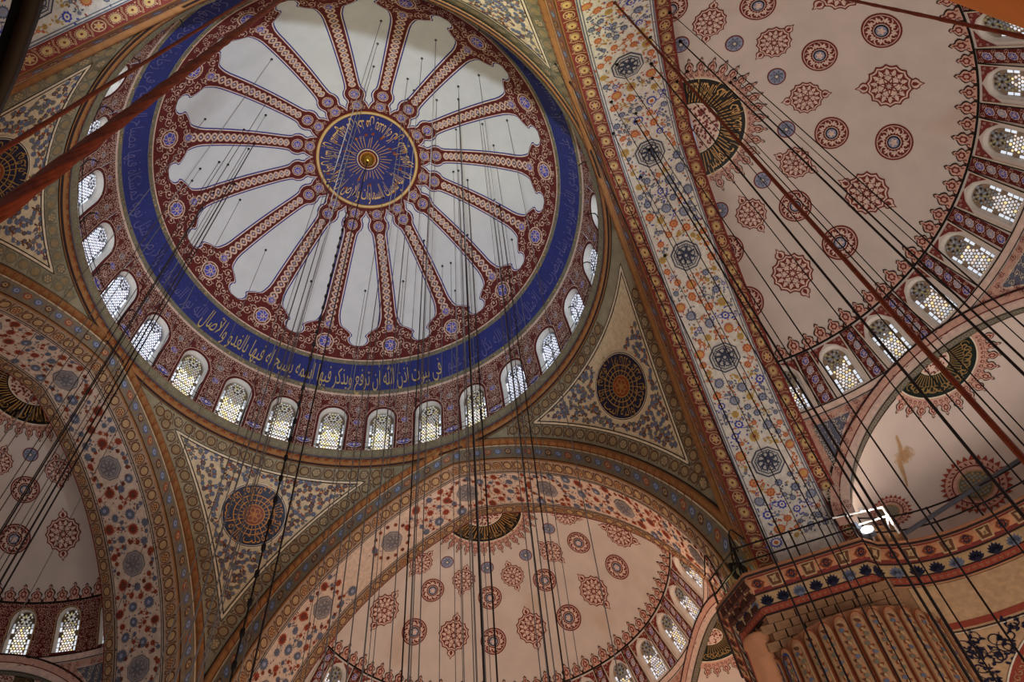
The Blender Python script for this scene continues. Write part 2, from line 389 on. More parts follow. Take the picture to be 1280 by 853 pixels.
def oval_sk():      # one unit of the ribbon-and-rosette border, unit length along x, height 1
    s = Sk(); s.radial(0, 0, scal(16, .40, .07), 32, 'B', 1); s.ring(0, 0, .30, .335, 'A', 2, 14)
    s.radial(0, 0, scal(8, .24, .06), 16, 'C', 2); s.disc(0, 0, .09, 'A', 3, 6)
    s.line([(.40, -.47), (.52, -.15), (.48, .15), (.60, .47)], .09, 'B', 1); s.line([(.40, -.47), (.52, -.15), (.48, .15), (.60, .47)], .03, 'A', 2)
    for q in (-1, 1): s.leaf(.3 * q, .3 * q, .8, .16, .09, 'B', 1); s.leaf(-.36 * q, .36 * q, 2.4, .16, .09, 'B', 1)
    return s
def oval2_sk():
    s = Sk(); s.disc(0, 0, .40, 'B', 1, 16); s.disc(0, 0, .33, 'A', 2, 14)
    for i in range(6): s.leaf(.04 * cos(i * pi / 3), .04 * sin(i * pi / 3), i * pi / 3, .27, .15, 'B', 3)
    s.disc(0, 0, .10, 'D', 4, 6)
    s.line([(.60, -.47), (.50, -.15), (.52, .15), (.40, .47)], .09, 'B', 1); s.line([(.60, -.47), (.50, -.15), (.52, .15), (.40, .47)], .03, 'A', 2); return s
def guill_sk():     # quieter ring border
    s = Sk(); s.ring(0, 0, .30, .40, 'A', 1, 14); s.disc(0, 0, .30, 'B', 1, 12)
    s.line([(.40, -.45), (.5, 0), (.60, .45)], .06, 'A', 1); s.leaf(.33, .33, .3, .22, .12, 'A', 1); s.leaf(.33, -.33, .3, .22, .12, 'A', 1); return s
def guill2_sk():
    s = Sk(); s.disc(0, 0, .40, 'A', 1, 14); s.disc(0, 0, .34, 'B', 2, 12)
    for i in range(6): s.disc(.2 * cos(i * pi / 3), .2 * sin(i * pi / 3), .08, 'C', 3, 6)
    s.disc(0, 0, .08, 'C', 3, 6); s.line([(.60, -.45), (.5, 0), (.40, .45)], .06, 'A', 1); return s
def scroll_sk(sg=1, w=.2):
    s = Sk(); s.spiral(0, 0, 1, 0, 1.25, w, 'B', 1, sg, 12); s.leaf(.95, 0, sg * 2.0, .55, .26, 'B', 1); s.leaf(-.6, .55 * sg, sg * 2.6, .5, .25, 'B', 1)
    s.leaf(.1, -.75 * sg, -sg * .6, .5, .24, 'B', 1); s.disc(.05, .05, .16, 'B', 1, 6); return s
def eye_sk():
    s = Sk(); s.fan([(-1, 0), (-.5, .32), (0, .45), (.5, .32), (1, 0), (.5, -.32), (0, -.45), (-.5, -.32)], 'B'); s.fan([(-.85, 0), (-.45, .25), (0, .36), (.45, .25), (.85, 0), (.45, -.25), (0, -.36), (-.45, -.25)], 'A', 1)
    s.disc(0, 0, .2, 'B', 2, 8); s.leaf(.25, 0, 0, .4, .14, 'B', 2); s.leaf(-.25, 0, pi, .4, .14, 'B', 2); return s
def bflower_sk():   # lobed flower cut by light strapwork
    s = Sk(); s.radial(0, 0, scal(8, 1.12, .14), 24, 'B'); s.radial(0, 0, scal(8, .95, .12), 24, 'A', 1)
    for i in range(4): s.line([(.85 * cos(i * pi / 4 + .2), .85 * sin(i * pi / 4 + .2)), (.85 * cos(i * pi / 4 + pi - .2), .85 * sin(i * pi / 4 + pi - .2))], .10, 'B', 2)
    s.disc(0, 0, .30, 'B', 3, 8); s.disc(0, 0, .15, 'A', 4, 6); return s
M_FL, M_FL6, M_SER, M_KNOT, M_PEND, M_RND, M_ROS, M_CREST = flower_sk(8), flower_sk(6), serrate_sk(), knot_sk(), pendant_sk(), roundel_sk(), rosette_sk(), crest_sk()
M_OV, M_OV2, M_GU, M_GU2, M_SCR, M_SCL, M_EYE, M_BF = oval_sk(), oval2_sk(), guill_sk(), guill2_sk(), scroll_sk(1), scroll_sk(-1), eye_sk(), bflower_sk()
M_LEAF = Sk().leaf(0, 0, 0, 1, .5, 'A')
M_DOT = Sk().disc(0, 0, 1, 'A', 0, 8)

def fill_scroll(p, base_u, inside, u0, u1, v0, v1, size, pal, jitter=.25, rnd=random):
    ny = max(1, round((v1 - v0) / (size * 1.75))); nx = max(1, round((u1 - u0) / (size * 1.75)))
    for j in range(ny):
        for i in range(nx):
            u = u0 + (u1 - u0) * (i + .5 + (.25 if j % 2 else -.25)) / nx + rnd.uniform(-1, 1) * jitter * size; v = v0 + (v1 - v0) * (j + .5) / ny + rnd.uniform(-1, 1) * jitter * size
            if inside(u, v): p.put(M_SCR if (i + j) % 2 else M_SCL, base_u, u, v, rnd.uniform(0, 6.28), size * rnd.uniform(.85, 1.1), pal=pal)

# ================================================================== MAIN DOME
STEP = 2 * pi / 28
def star_az(k): return pi / 2 + (10.5 - k) * STEP
prof = [(12.32, 36.9), (12.30, 38.2), (12.22, 39.6), (12.08, 40.9), (11.92, 41.7), (11.71, 42.41)]
zc0, R0 = 37.14, 12.84
for i in range(1, 41):
    a = math.asin((42.41 - zc0) / R0); t = a + (pi / 2 - a) * i / 40; prof.append((max(R0 * cos(t), 0.001), zc0 + R0 * sin(t)))
DOME = Rev(prof)
def sr(r):   # arc length on the dome for radius r
    z = zc0 + sqrt(R0 ** 2 - r * r); return DOME.sz(z)
ceiling = shell('ceiling_dome', DOME, 0, 2 * pi, 112, DOME.sz(42.35), DOME.L, 40, 'dome', kind='structure', label='white plaster main dome with painted red and blue radial ribs')
drum = empty('wall_drum', (0, 0, 0), kind='structure', label='dark red painted drum wall pierced by arched windows')

def arch_out(hw, v0, v1, v2, n=10):
    """half-open outline of a slightly pointed arched opening from bottom right to bottom left"""
    pts = [(hw, v0 + (v1 - v0) * i / 6) for i in range(7)]
    for i in range(1, n): 
        t = pi / 2 * i / n; pts.append((hw * cos(t) ** .92, v1 + (v2 - v1) * sin(t) ** .96))
    return pts + [(0, v2)] + [(-a, b) for a, b in reversed(pts)]
def wall_bay(S, az, half, hw, v0, v1, v2, vb, vt, m, name, parent, n=10):
    """one bay of wall round an arched opening, on surface of revolution S"""
    o = arch_out(hw, v0, v1, v2, n); B = []; U = []; V = []; F = []
    def vtx(b, u, v): B.append(b); U.append(u); V.append(v); return len(B) - 1
    for i in range(len(o) - 1):
        (a, b), (c, d) = o[i], o[i + 1]
        if abs(a - c) < 1e-6: continue
        F.append((vtx(az, a, b), vtx(az, c, d), vtx(az, c, vt), vtx(az, a, vt)))
    rows = sorted(set([vb, v0, v1, v2, vt] + [v0 + (v1 - v0) * i / 4 for i in range(5)] + [v1 + (vt - v1) * i / 4 for i in range(5)]))
    for sg in (1, -1):
        for a, b in zip(rows, rows[1:]): F.append((vtx(az, sg * hw, a), vtx(az + sg * half, 0, a), vtx(az + sg * half, 0, b), vtx(az, sg * hw, b)))
    if v0 > vb: F.append((vtx(az, -hw, vb), vtx(az, hw, vb), vtx(az, hw, v0), vtx(az, -hw, v0)))
    X = S(np.array(B), np.array(U), np.array(V), np.zeros(len(B)))
    return link(name, mesh(name, X, F), MAT[m], parent)
WINC = [0]
def inside_arch(u, v, hw, v0, v1, v2):
    if v < v0 or abs(u) > hw: return False
    if v <= v1: return True
    return (abs(u) / hw) ** 2 + ((v - v1) / (v2 - v1)) ** 2 < 1
def make_window(S, az, hw, v0, v1, v2, style, label, depth=0.32, brick=.19):
    """arched stained-glass window: plaster reveal, lattice plate, coloured glass pieces"""
    WINC[0] += 1
    c = S(np.array([az]), np.array([0.]), np.array([v0]), np.array([0.]))[0]
    root = empty('window_%d' % WINC[0], (0, 0, 0), kind='structure', label=label)
    A = arch_out(hw, v0, v1, v2); k = .85; w2 = hw * k; v2b = v1 + (v2 - v1) * k; Bp = arch_out(w2, v0 + .02, v1, v2b)
    U = np.array([p[0] for p in A] + [p[0] for p in Bp] + [p[0] * 1.0 for p in Bp]); V = np.array([p[1] for p in A] + [p[1] for p in Bp] + [p[1] for p in Bp]); n = len(A)
    O = np.r_[np.full(n, .004), np.full(n, -depth * .6), np.full(n, -depth)]
    X = S(np.full(3 * n, az), U, V, O); F = [(q * n + i, q * n + i + 1, (q + 1) * n + i + 1, (q + 1) * n + i) for q in (0, 1) for i in range(n - 1)]
    F += [(n - 1, 0, n, 2 * n - 1), (2 * n - 1, n, 2 * n, 3 * n - 1)]
    link('reveal', mesh('reveal', X, F), MAT['frame'], root)
    p = Paint(S); s = Sk(); hb = len(Bp) // 2
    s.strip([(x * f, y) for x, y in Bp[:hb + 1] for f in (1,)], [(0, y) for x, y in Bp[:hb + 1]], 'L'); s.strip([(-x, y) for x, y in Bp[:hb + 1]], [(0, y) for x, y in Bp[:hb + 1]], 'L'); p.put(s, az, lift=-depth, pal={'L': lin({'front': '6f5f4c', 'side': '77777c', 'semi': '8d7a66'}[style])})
    p.build('lattice', root, 'paint')
    g = Paint(S); rnd = random.Random(WINC[0]); s = Sk(); b = brick
    wht = [(.92, .95, 1.0)]; 
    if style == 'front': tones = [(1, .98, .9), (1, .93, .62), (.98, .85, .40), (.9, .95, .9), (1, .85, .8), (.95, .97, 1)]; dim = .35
    elif style == 'side': tones = [(.86, .90, 1), (.78, .84, 1), (.9, .93, 1), (.88, .86, 1)]; dim = .55  # steeply seen windows: sky reflection put into plate and pane colours
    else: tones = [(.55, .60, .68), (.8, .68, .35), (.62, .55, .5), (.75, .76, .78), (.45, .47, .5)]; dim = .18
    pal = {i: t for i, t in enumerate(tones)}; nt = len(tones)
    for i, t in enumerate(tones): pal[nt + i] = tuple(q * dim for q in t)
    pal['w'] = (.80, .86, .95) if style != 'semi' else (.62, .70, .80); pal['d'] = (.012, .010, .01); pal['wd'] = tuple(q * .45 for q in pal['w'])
    iw = w2 - .10; H = v2b - v0
    # border blocks
    yb = v0 + .06; q = 0
    while yb + .26 < v1 + .1:
        if q % 4 != 3:
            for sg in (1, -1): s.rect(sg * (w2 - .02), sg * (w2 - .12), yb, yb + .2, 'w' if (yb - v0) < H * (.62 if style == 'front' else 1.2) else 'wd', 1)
        yb += .24; q += 1
    # field of small round and lozenge pieces
    dx = b * .80; y = v0 + .10; j = 0
    ystar = v1 + (v2b - v1) * .38
    while y < v2b - .05:
        x0 = (j % 2) * dx / 2
        for i in range(-8, 9):
            x = x0 + i * dx
            if abs(x) > iw - .05 or not inside_arch(x, y, iw + .02, v0, v1, v2b - .04): continue
            if hypot(x, y - ystar) < .24: continue
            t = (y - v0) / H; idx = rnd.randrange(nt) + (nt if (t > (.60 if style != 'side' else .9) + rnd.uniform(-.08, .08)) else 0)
            r = b * (.36 if j % 2 else .29)
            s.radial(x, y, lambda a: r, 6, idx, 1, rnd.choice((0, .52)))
        y += b * .70; j += 1
    for i in range(8):
        t = i * pi / 4; s.leaf(.06 * cos(t), ystar + .06 * sin(t), t, .17, .085, nt + i % nt, 1)
        s.disc(.24 * cos(t + .39), ystar + .24 * sin(t + .39), .045, 'd', 2, 6)
    s.disc(0, ystar, .05, 'd', 2, 6)
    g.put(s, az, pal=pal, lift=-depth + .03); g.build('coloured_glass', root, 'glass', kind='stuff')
    return root

VS, VT, VB = DOME.sz(37.25), DOME.sz(42.38), DOME.sz(36.95)
wv0, wv1, wv2 = DOME.sz(37.75), DOME.sz(40.55), DOME.sz(41.42)
HW = .78
pr = {'A': 'red', 'B': 'beige'}
for k in range(-6, 22):
    az = star_az(k)
    wall_bay(DOME, az, STEP / 2, HW, wv0, wv1, wv2, VB, VT, 'redg', 'drum_bay', drum)
    if -2 <= k <= 17:
        make_window(DOME, az, HW, wv0, wv1, wv2, 'front' if 5 <= k <= 11 else 'side',
                    'arched stained glass window in the red drum of the main dome, yellow and white panes' if 5 <= k <= 11 else 'arched bluish white window in the red drum of the main dome, seen steeply')
# arabesque of the drum
dp = Paint(DOME); rnd = random.Random(3)
for k in range(-3, 19):
    az = star_az(k); half = DOME.rz(wv1) * STEP / 2
    ins = lambda u, v: not inside_arch(abs(u), v, HW + .16, wv0 - .5, wv1, wv2 + .16)
    fill_scroll(dp, az, ins, -half, half, VS, VT, .155, {'B': 'beige'}, rnd=rnd)
    o = arch_out(HW + .03, wv0, wv1, wv2 + .03)
    dp.put(Sk().strip(o, arch_out(HW + .15, wv0, wv1, wv2 + .15), 'red', 2), az)
    o2 = arch_out(HW + .15, wv0, wv1, wv2 + .15); dp.put(Sk().line(o2, .03, 'beige', 3), az)
    vm = az + STEP / 2
    dp.put(M_BF, vm, 0, DOME.sz(40.35), .2, .20, pal={'A': 'blue2', 'B': 'beige'}, lay=3)
    dp.put(M_EYE, vm, 0, DOME.sz(38.55), 0, .44, .52, pal={'A': 'blue2', 'B': 'pinkpale'}, lay=3)
    dp.put(M_BF, vm, 0, DOME.sz(41.35), .2, .15, .21, pal={'A': 'slate', 'B': 'beige'}, lay=3)
    dp.put(M_BF, az, 0, DOME.sz(41.86), .2, .13, .15, pal={'A': 'blue', 'B': 'beige'}, lay=3)
    dp.put(M_FL, vm, 0, DOME.sz(39.45), 0, .16, .2, pal={'A': 'beige', 'B': 'red'}, lay=3)
dp.build('painted_arabesque', drum, kind='stuff')

# blue inscription band and its speckled frames
def band(p, S, va, vb_, col, n=224, lay=0, a0=0.0, a1=2 * pi, base=None):
    sk = Sk(); az = np.linspace(a0, a1, n + 1)
    P = []; F = []; nv = 2
    bb = []; uu = []; vv = []
    for j in range(nv + 1):
        for a in az: bb.append(a); vv.append(va + (vb_ - va) * j / nv)
    m = n + 1
    for j in range(nv):
        for i in range(n): F.append((j * m + i, j * m + i + 1, (j + 1) * m + i + 1, (j + 1) * m + i))
    p.B.append(np.array(bb)); p.U.append(np.zeros(len(bb))); p.V.append(np.array(vv)); p.O.append(np.full(len(bb), .012 + lay * .011)); p.C.append(np.tile(K[col], (len(bb), 1)))
    p.F += [tuple(i + p.n for i in q) for q in F]; p.n += len(bb)
v2_, v3_ = DOME.sz(42.45), sr(10.60)
bp = Paint(DOME)
band(bp, DOME, v2_ - .10, v2_ + .02, 'beige', lay=1); band(bp, DOME, v2_ + .02, v2_ + .30, 'olive', lay=1)
band(bp, DOME, v2_ + .30, v3_ - .24, 'blueband', lay=0)
band(bp, DOME, v3_ - .24, v3_ + .0, 'olive', lay=1); band(bp, DOME, v3_, v3_ + .08, 'beige', lay=1)
rnd = random.Random(5)
for i in range(900):
    a = rnd.uniform(0, 2 * pi); v = v2_ + .16 if i % 2 else v3_ - .12
    bp.put(M_DOT, a, 0, v + rnd.uniform(-.09, .09), 0, rnd.uniform(.025, .05), pal={'A': rnd.choice(('olive2', 'gold', 'slate', 'brown'))}, lay=2)
bo = bp.build('inscription_band', ceiling, label='dark blue band with speckled olive borders')
def band_text(txt, a0, a1, base_v, height, col, name, lay=3):
    p = Paint(DOME); t = text_sk(txt, 'T'); R_ = DOME.rz(base_v + .5); sx = (a1 - a0) * R_ / t.width
    P = np.array(t.p); p.B.append(a0 + (a1 - a0) * -P[:, 0] / t.width); p.U.append(np.zeros(len(P))); p.V.append(base_v + P[:, 1] * height)
    p.O.append(np.full(len(P), .012 + lay * .011)); p.C.append(np.tile(col, (len(P), 1))); p.F = list(t.f); p.n = len(P)
    return p.build(name, bo, 'gilt', label='gold Arabic lettering')
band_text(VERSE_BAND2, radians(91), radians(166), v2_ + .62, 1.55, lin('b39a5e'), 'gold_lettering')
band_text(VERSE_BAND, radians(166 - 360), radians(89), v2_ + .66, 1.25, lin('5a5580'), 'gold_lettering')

# red field, sixteen ribs, scalloped white panels
WR = [(3.02, .60), (3.12, .57), (3.3, .52), (3.5, .44), (3.6, .35), (3.75, .38), (3.9, .47), (4.1, .50), (4.3, .44), (4.42, .33), (4.6, .29), (5, .28), (6, .30), (7.4, .33), (8.6, .36), (8.85, .40),
      (9.1, .50), (9.24, .60), (9.30, .72), (9.36, .90), (9.45, 1.10), (9.56, 1.30), (9.64, 1.34), (9.70, 1.24), (9.82, 1.24), (9.92, 1.34), (9.99, 1.50), (10.04, 1.75), (10.07, 1.98)]
_r = sorted(set([a for a, _ in WR] + list(np.arange(4.6, 9.0, .25)))); WR = [(float(a), float(np.interp(a, [q[0] for q in WR], [q[1] for q in WR]))) for a in _r]
RIBPH = radians(16.4); RSTEP = pi / 8
def rib_strip(extra, col, lay):
    s = Sk(); A = []; B = []
    for r, w in WR:
        ww = min(w + extra, r * RSTEP / 2 + .01); v = sr(r); A.append((ww, v)); B.append((-ww, v))
    for q in range(8): s.strip([(a * (1 - q / 4), v) for a, v in A], [(a * (1 - (q + 1) / 4), v) for a, v in A], col, lay)
    return s
redp = Paint(DOME); band(redp, DOME, sr(10.56), sr(10.02), 'red', lay=1); band(redp, DOME, sr(3.1), sr(2.95), 'red', lay=1); rf = redp.build('red_painted_field', ceiling)
for i in range(16):
    az = RIBPH + i * RSTEP; p = Paint(DOME); rnd = random.Random(40 + i % 2)
    p.put(rib_strip(.17, 'blue', 0), az); p.put(rib_strip(.10, 'pinkpale', 1), az); p.put(rib_strip(.04, 'red', 2), az)
    for q in (0, 1):   # interlaced chain
        pts = []
        for t in range(97):
            r = 4.5 + (9.2 - 4.5) * t / 96; pts.append(((.17 + .05 * (r - 4.5) / 4.7) * sin(t / 96 * pi * 16 + q * pi), sr(r)))
        p.put(Sk().line(pts, .10, 'beige', 3), az)
    for t in range(16):
        r = 4.5 + (9.2 - 4.5) * (t + .5) / 16; p.put(M_FL6, az, 0, sr(r), 0, .085, pal={'A': 'bluegrey', 'B': 'pinkpale'}, lay=3)
    for r, s_ in ((3.36, .2), (4.06, .22), (9.28, .2), (10.02, .37)):
        p.put(M_BF, az, 0, sr(r), .3, s_, pal={'A': 'blue2', 'B': 'beige'}, lay=4)
        p.put(Sk().ring(0, 0, s_ * 1.25, s_ * 1.45, 'beige', 3, 14), az, 0, sr(r))
    for sg in (-1, 1):
        for (l, r, s_, rot) in ((.36, 9.40, .19, 1), (.78, 9.56, .20, 2), (1.1, 9.74, .17, .5), (.62, 9.92, .20, 4), (.95, 10.14, .21, 3), (1.38, 10.18, .19, 1), (1.74, 10.27, .17, 2), (.45, 10.32, .18, 5), (.0, 10.40, .14, 0), (1.9, 10.44, .12, 3), (1.2, 10.42, .14, 3), (.24, 3.62, .08, 1), (.36, 3.25, .10, 1)):
            p.put(M_SCR if sg > 0 else M_SCL, az, sg * l, sr(r), rot, s_ * 1.22, pal={'B': 'beige'}, lay=3)
    p.build('painted_rib', ceiling)

# centre medallion
med = Paint(lambda b, u, v, o: DOME(np.arctan2(v, u), np.zeros(len(u)), DOME.L - np.hypot(u, v), o))
s = Sk()
for r0, r1, c, l in ((2.78, 3.05, 'red', 3), (2.82, 2.98, 'gold', 4), (2.87, 2.92, 'cream2', 5), (.62, 2.82, 'blueband', 3), (.40, .64, 'cream2', 4), (.46, .58, 'red', 5), (0.02, .44, 'gold2', 4)):
    s.ring(0, 0, r0, r1, c, l, 72)
t = text_sk(VERSE_DOME, 'gold'); s2 = bend(t, 2.46, radians(40), radians(40 + 352), 1.25, stretch=1.0)
s2.l = [6] * len(s2.p)
med.put(s); med.put(s2, pal={'gold': lin('d2a866')})
s3 = Sk(); rnd = random.Random(2)
for i in range(34):
    a = i * 2 * pi / 34; s3.line([(.72 * cos(a), .72 * sin(a)), (rnd.uniform(1.1, 1.5) * cos(a + .05), rnd.uniform(1.1, 1.5) * sin(a + .05))], .035, 'gold', 5)
for i in range(26):
    a = rnd.uniform(0, 6.28); r = rnd.uniform(1.3, 2.6); s3.fan([(r * cos(a) + .12 * cos(q), r * sin(a) + .09 * sin(q)) for q in (0, 1.3, 2.6, 4, 5.2)], 'rust', 5)
med.put(s3, pal={'gold': lin('b88a50')})
med.build('centre_medallion', ceiling, 'gilt', label='blue centre medallion with gold Arabic lettering')
b = MB(); rows = []
for r, z in ((.02, 49.45), (.12, 49.47), (.22, 49.56), (.28, 49.68), (.36, 49.74), (.36, 49.84), (.42, 49.97)):
    rows.append([(r * cos(2 * pi * i / 20), r * sin(2 * pi * i / 20), z) for i in range(20)])
b.grid(rows, True).build('gilt_boss', MAT['brass'], ceiling, True)

# ================================================================== RING CORNICE
CORN = Rev([(12.14, 36.44), (12.06, 36.50), (11.98, 36.56), (11.92, 36.68), (11.91, 36.80), (11.94, 36.90), (11.93, 36.98), (11.90, 37.02), (11.84, 37.14), (11.75, 37.38), (11.75, 37.46)])
# interior face of the cornice: radius grows outward going up, so the offset direction is towards the axis
cornice = shell('trim_1', CORN, 0, 2 * pi, 168, 0, CORN.L, 22, 'tor', kind='structure', label='ochre ring cornice with painted frieze below the main dome windows')
shell('walkway', Rev([(11.75, 37.46), (12.33, 37.461)]), 0, 2 * pi, 112, 0, .58, 1, 'frame', cornice)
cp = Paint(CORN); va, vb2 = CORN.sz(37.02), CORN.sz(37.40)
band(cp, CORN, va, vb2, 'olive', lay=0); band(cp, CORN, CORN.sz(36.90), CORN.sz(37.0), 'darkline', lay=1); band(cp, CORN, CORN.sz(36.46), CORN.sz(36.52), 'darkline', lay=1)
band(cp, CORN, CORN.sz(36.92), CORN.sz(36.98), 'slate', lay=2)
n = 300
for i in range(n):
    a = 2 * pi * i / n
    cp.put(M_SCR if i % 2 else M_SCL, a, 0, (va + vb2) / 2, i * 1.1, .13, .17, pal={'B': 'olive2' if i % 3 else 'tan2'}, lay=1)
    cp.put(M_LEAF, a, 0, CORN.sz(36.64), .9 if i % 2 else 2.2, .26, .26, pal={'A': 'rust'}, lay=1)
    cp.put(M_LEAF, a + pi / n, 0, CORN.sz(36.78), 2.3 if i % 2 else .8, .2, .22, pal={'A': 'brown'}, lay=1)
cp.build('painted_frieze', cornice, kind='stuff')

# ================================================================== PENDENTIVES
AP = 12.15; E0 = 4.0; RT = 17.10; ZT = 20.27
def span(z): return sqrt(max(RT ** 2 - (z - ZT) ** 2, 0)) - E0
PZ0, PZ1 = 25.95, 36.55
pp = []
for i in range(61):
    z = PZ0 + (PZ1 - PZ0) * i / 60; pp.append((hypot(AP, max(span(z), 0)), z))
pp.append((12.14, 36.7)); PEN = Rev(pp)
def pen_half(v):
    z = float(np.interp(v, PEN.s, PEN.z)); return (pi / 4 - atan2(max(span(z), 0), AP)) * PEN.rz(v)
def offset_tri(d, n=160):
    """inner outline of the pendentive, d metres inside its border, in (u, v)"""
    L = PEN.L; edge = []
    for i in range(n + 1):
        v = L * i / n; edge.append((pen_half(v), v))
    top = [(edge[-1][0] * (1 - 2 * i / 40), L) for i in range(1, 40)]
    ring = edge + top + [(-a, b) for a, b in reversed(edge)]
    P = np.array(ring); out = []
    T = np.roll(P, -1, 0) - np.roll(P, 1, 0); T /= np.maximum(np.linalg.norm(T, axis=1), 1e-9)[:, None]
    Nn = np.c_[-T[:, 1], T[:, 0]]; Q = P + Nn * d
    for q in Q:
        dd = np.min(np.hypot(P[:, 0] - q[0], P[:, 1] - q[1]))
        if dd > d * .985 and abs(q[0]) <= pen_half(min(max(q[1], 0), L)) and q[1] < L: out.append((float(q[0]), float(q[1])))
    return out
TRI = offset_tri(1.02); TRI2 = offset_tri(1.10); TRI3 = offset_tri(.18)
def tri_half(poly, v):
    best = 0.0; n = len(poly)
    for i in range(n):
        (x0, y0), (x1, y1) = poly[i], poly[(i + 1) % n]
        if (y0 - v) * (y1 - v) <= 0 and y0 != y1: best = max(best, abs(x0 + (x1 - x0) * (v - y0) / (y1 - y0)))
    return best
def along(poly, step):
    out = []; acc = 0.0
    for i in range(len(poly) - 1):
        (x0, y0), (x1, y1) = poly[i], poly[i + 1]; l = hypot(x1 - x0, y1 - y0); 
        if l > 1.2: acc = 0; continue
        while acc <= l: t = acc / max(l, 1e-9); out.append((x0 + (x1 - x0) * t, y0 + (y1 - y0) * t, atan2(y1 - y0, x1 - x0))); acc += step
        acc -= l
    return out
MIDTRI = offset_tri(.60)
VM = PEN.sz(33.75)
PENV = 'وما توفيقي إلا بالله عليه توكلت وإليه أنيب'
def pend_medallion(parent, az, bright):
    p = Paint(PEN); s = Sk(); s.disc(0, 0, 1.66, 'cream2', 4, 48); s.disc(0, 0, 1.60, 'navy', 5, 48); s.ring(0, 0, 1.53, 1.56, 'cream2', 6, 48)
    s.disc(0, 0, .54, 'gold', 6, 28); s.disc(0, 0, .49, 'rust', 7, 28)
    for r in (.72, .98): s.ring(0, 0, r, r + .045, 'gold', 7, 40)
    for i in range(22):
        a = i * 2 * pi / 22; s.line([(.56 * cos(a), .56 * sin(a)), ((1.0 + .12 * (i % 3)) * cos(a + .04), (1.0 + .12 * (i % 3)) * sin(a + .04))], .035, 'gold', 7)
    for i in range(6): s.ring(.24 * cos(i * pi / 3), .24 * sin(i * pi / 3), .11, .15, 'gold', 8, 10)
    s.disc(0, 0, .08, 'gold', 8, 8)
    t = bend(text_sk(PENV, 'gold'), 1.42, 0.3, 0.3 + 2 * pi * .98, .80); t.l = [7] * len(t.p)
    pal = {'gold': lin('b9792c' if bright else '96713a')}
    p.put(s, az, 0, VM, pal=pal); p.put(t, az, 0, VM, pal=pal); return p.build('painted_medallion', parent, 'gilt', label='dark round medallion with gold lettering')
pn = ['beside the left and top arches', 'beside the left and far arches', 'beside the far and right arches', 'above the near pier']
for q in range(4):
    az = pi / 4 + q * pi / 2      # 0: (+,+) 1: (-,+) 2: (-,-) 3: (+,-)
    b = MB(); rows = []
    for i in range(61):
        v = PEN.L * i / 60; w = (pi / 4 - atan2(max(span(float(np.interp(v, PEN.s, PEN.z))), 0), AP)); 
        rows.append([tuple(PEN(np.array([az + w * (2 * j / 30 - 1)]), np.zeros(1), np.array([v]), np.zeros(1))[0]) for j in range(31)])
    b.grid(rows)
    po = b.build('wall_pendentive_%d' % (q + 1), MAT['pend'], None, True, kind='structure', label='painted pendentive with round dark medallion ' + [pn[2], pn[1], pn[0], pn[3]][q])
    p = Paint(PEN); rnd = random.Random(q)
    warm = q in (0, 1)
    # inner triangle ground in rows
    s = Sk(); vs = [y for _, y in TRI2]; v0, v1 = min(vs), max(vs); nr = 40
    rowp = [(tri_half(TRI2, v0 + .03 + (v1 - v0 - .05) * j / nr), v0 + .03 + (v1 - v0 - .05) * j / nr) for j in range(nr + 1)]
    for (h0, a), (h1, b_) in zip(rowp, rowp[1:]):
        for i in range(8): s._add([(-h0 + h0 * i / 4, a), (-h0 + h0 * (i + 1) / 4, a), (-h1 + h1 * (i + 1) / 4, b_), (-h1 + h1 * i / 4, b_)], [(0, 1, 2, 3)], 'G', 0)
    p.put(s, az, pal={'G': lin('bfa988')})
    for poly, w, c, l in ((TRI, .10, 'cream2', 2), (offset_tri(1.10), .05, 'darkline', 3), (TRI3, .05, 'darkline', 2), (offset_tri(.95), .04, 'darkline', 2)):
        runs = [[]]
        for i, pt in enumerate(poly):
            if runs[-1] and hypot(pt[0] - runs[-1][-1][0], pt[1] - runs[-1][-1][1]) > 1.3: pass
            runs[-1].append(pt)
        p.put(Sk().line(runs[0], w, c, l, True), az)
    for i, (x, y, a) in enumerate(along(MIDTRI, .62)):
        if q == 0 and y > VM + 1.2 and x < -1.5: continue
        p.put(M_GU2 if i % 4 == 0 else M_GU, az, x, y, a, .62, .66, pal={'A': 'brown' if warm else 'olive', 'B': 'tan2' if i % 4 else 'olive', 'C': 'tan'}, lay=1)
    # flowers of the triangle
    pts = []
    tries = 0
    while tries < 7000:
        tries += 1; v = rnd.uniform(v0, v1); h = tri_half(TRI2, v) - .22
        if h < .1: continue
        u = rnd.uniform(-h, h)
        if hypot(u, v - VM) < 1.82 or (q == 0 and v > VM + .9 and u < 0.6): continue
        if any(hypot(u - a, v - b_) < .235 for a, b_ in pts): continue
        pts.append((u, v))
    for i, (u, v) in enumerate(pts):
        near = sorted(pts, key=lambda t: hypot(t[0] - u, t[1] - v))[1:3]
        for (a, b_) in near:
            mx, my = (a + u) / 2 + (v - b_) * .2, (b_ + v) / 2 + (a - u) * .2
            p.put(Sk().line([(u, v), (mx, my), (a, b_)], .035, 'brown', 1), az)
            p.put(M_LEAF, az, mx, my, rnd.uniform(0, 6.28), .2, .2, pal={'A': rnd.choice(('slate', 'orange2', 'brown'))}, lay=1)
        p.put(M_FL6, az, u, v, rnd.uniform(0, 6), rnd.uniform(.10, .15), pal={'A': rnd.choice(('slate', 'slate', 'olive', 'brown')), 'B': 'slate'}, lay=2)
    p.build('painted_vine_field', po, kind='stuff')
    pend_medallion(po, az, q == 1)

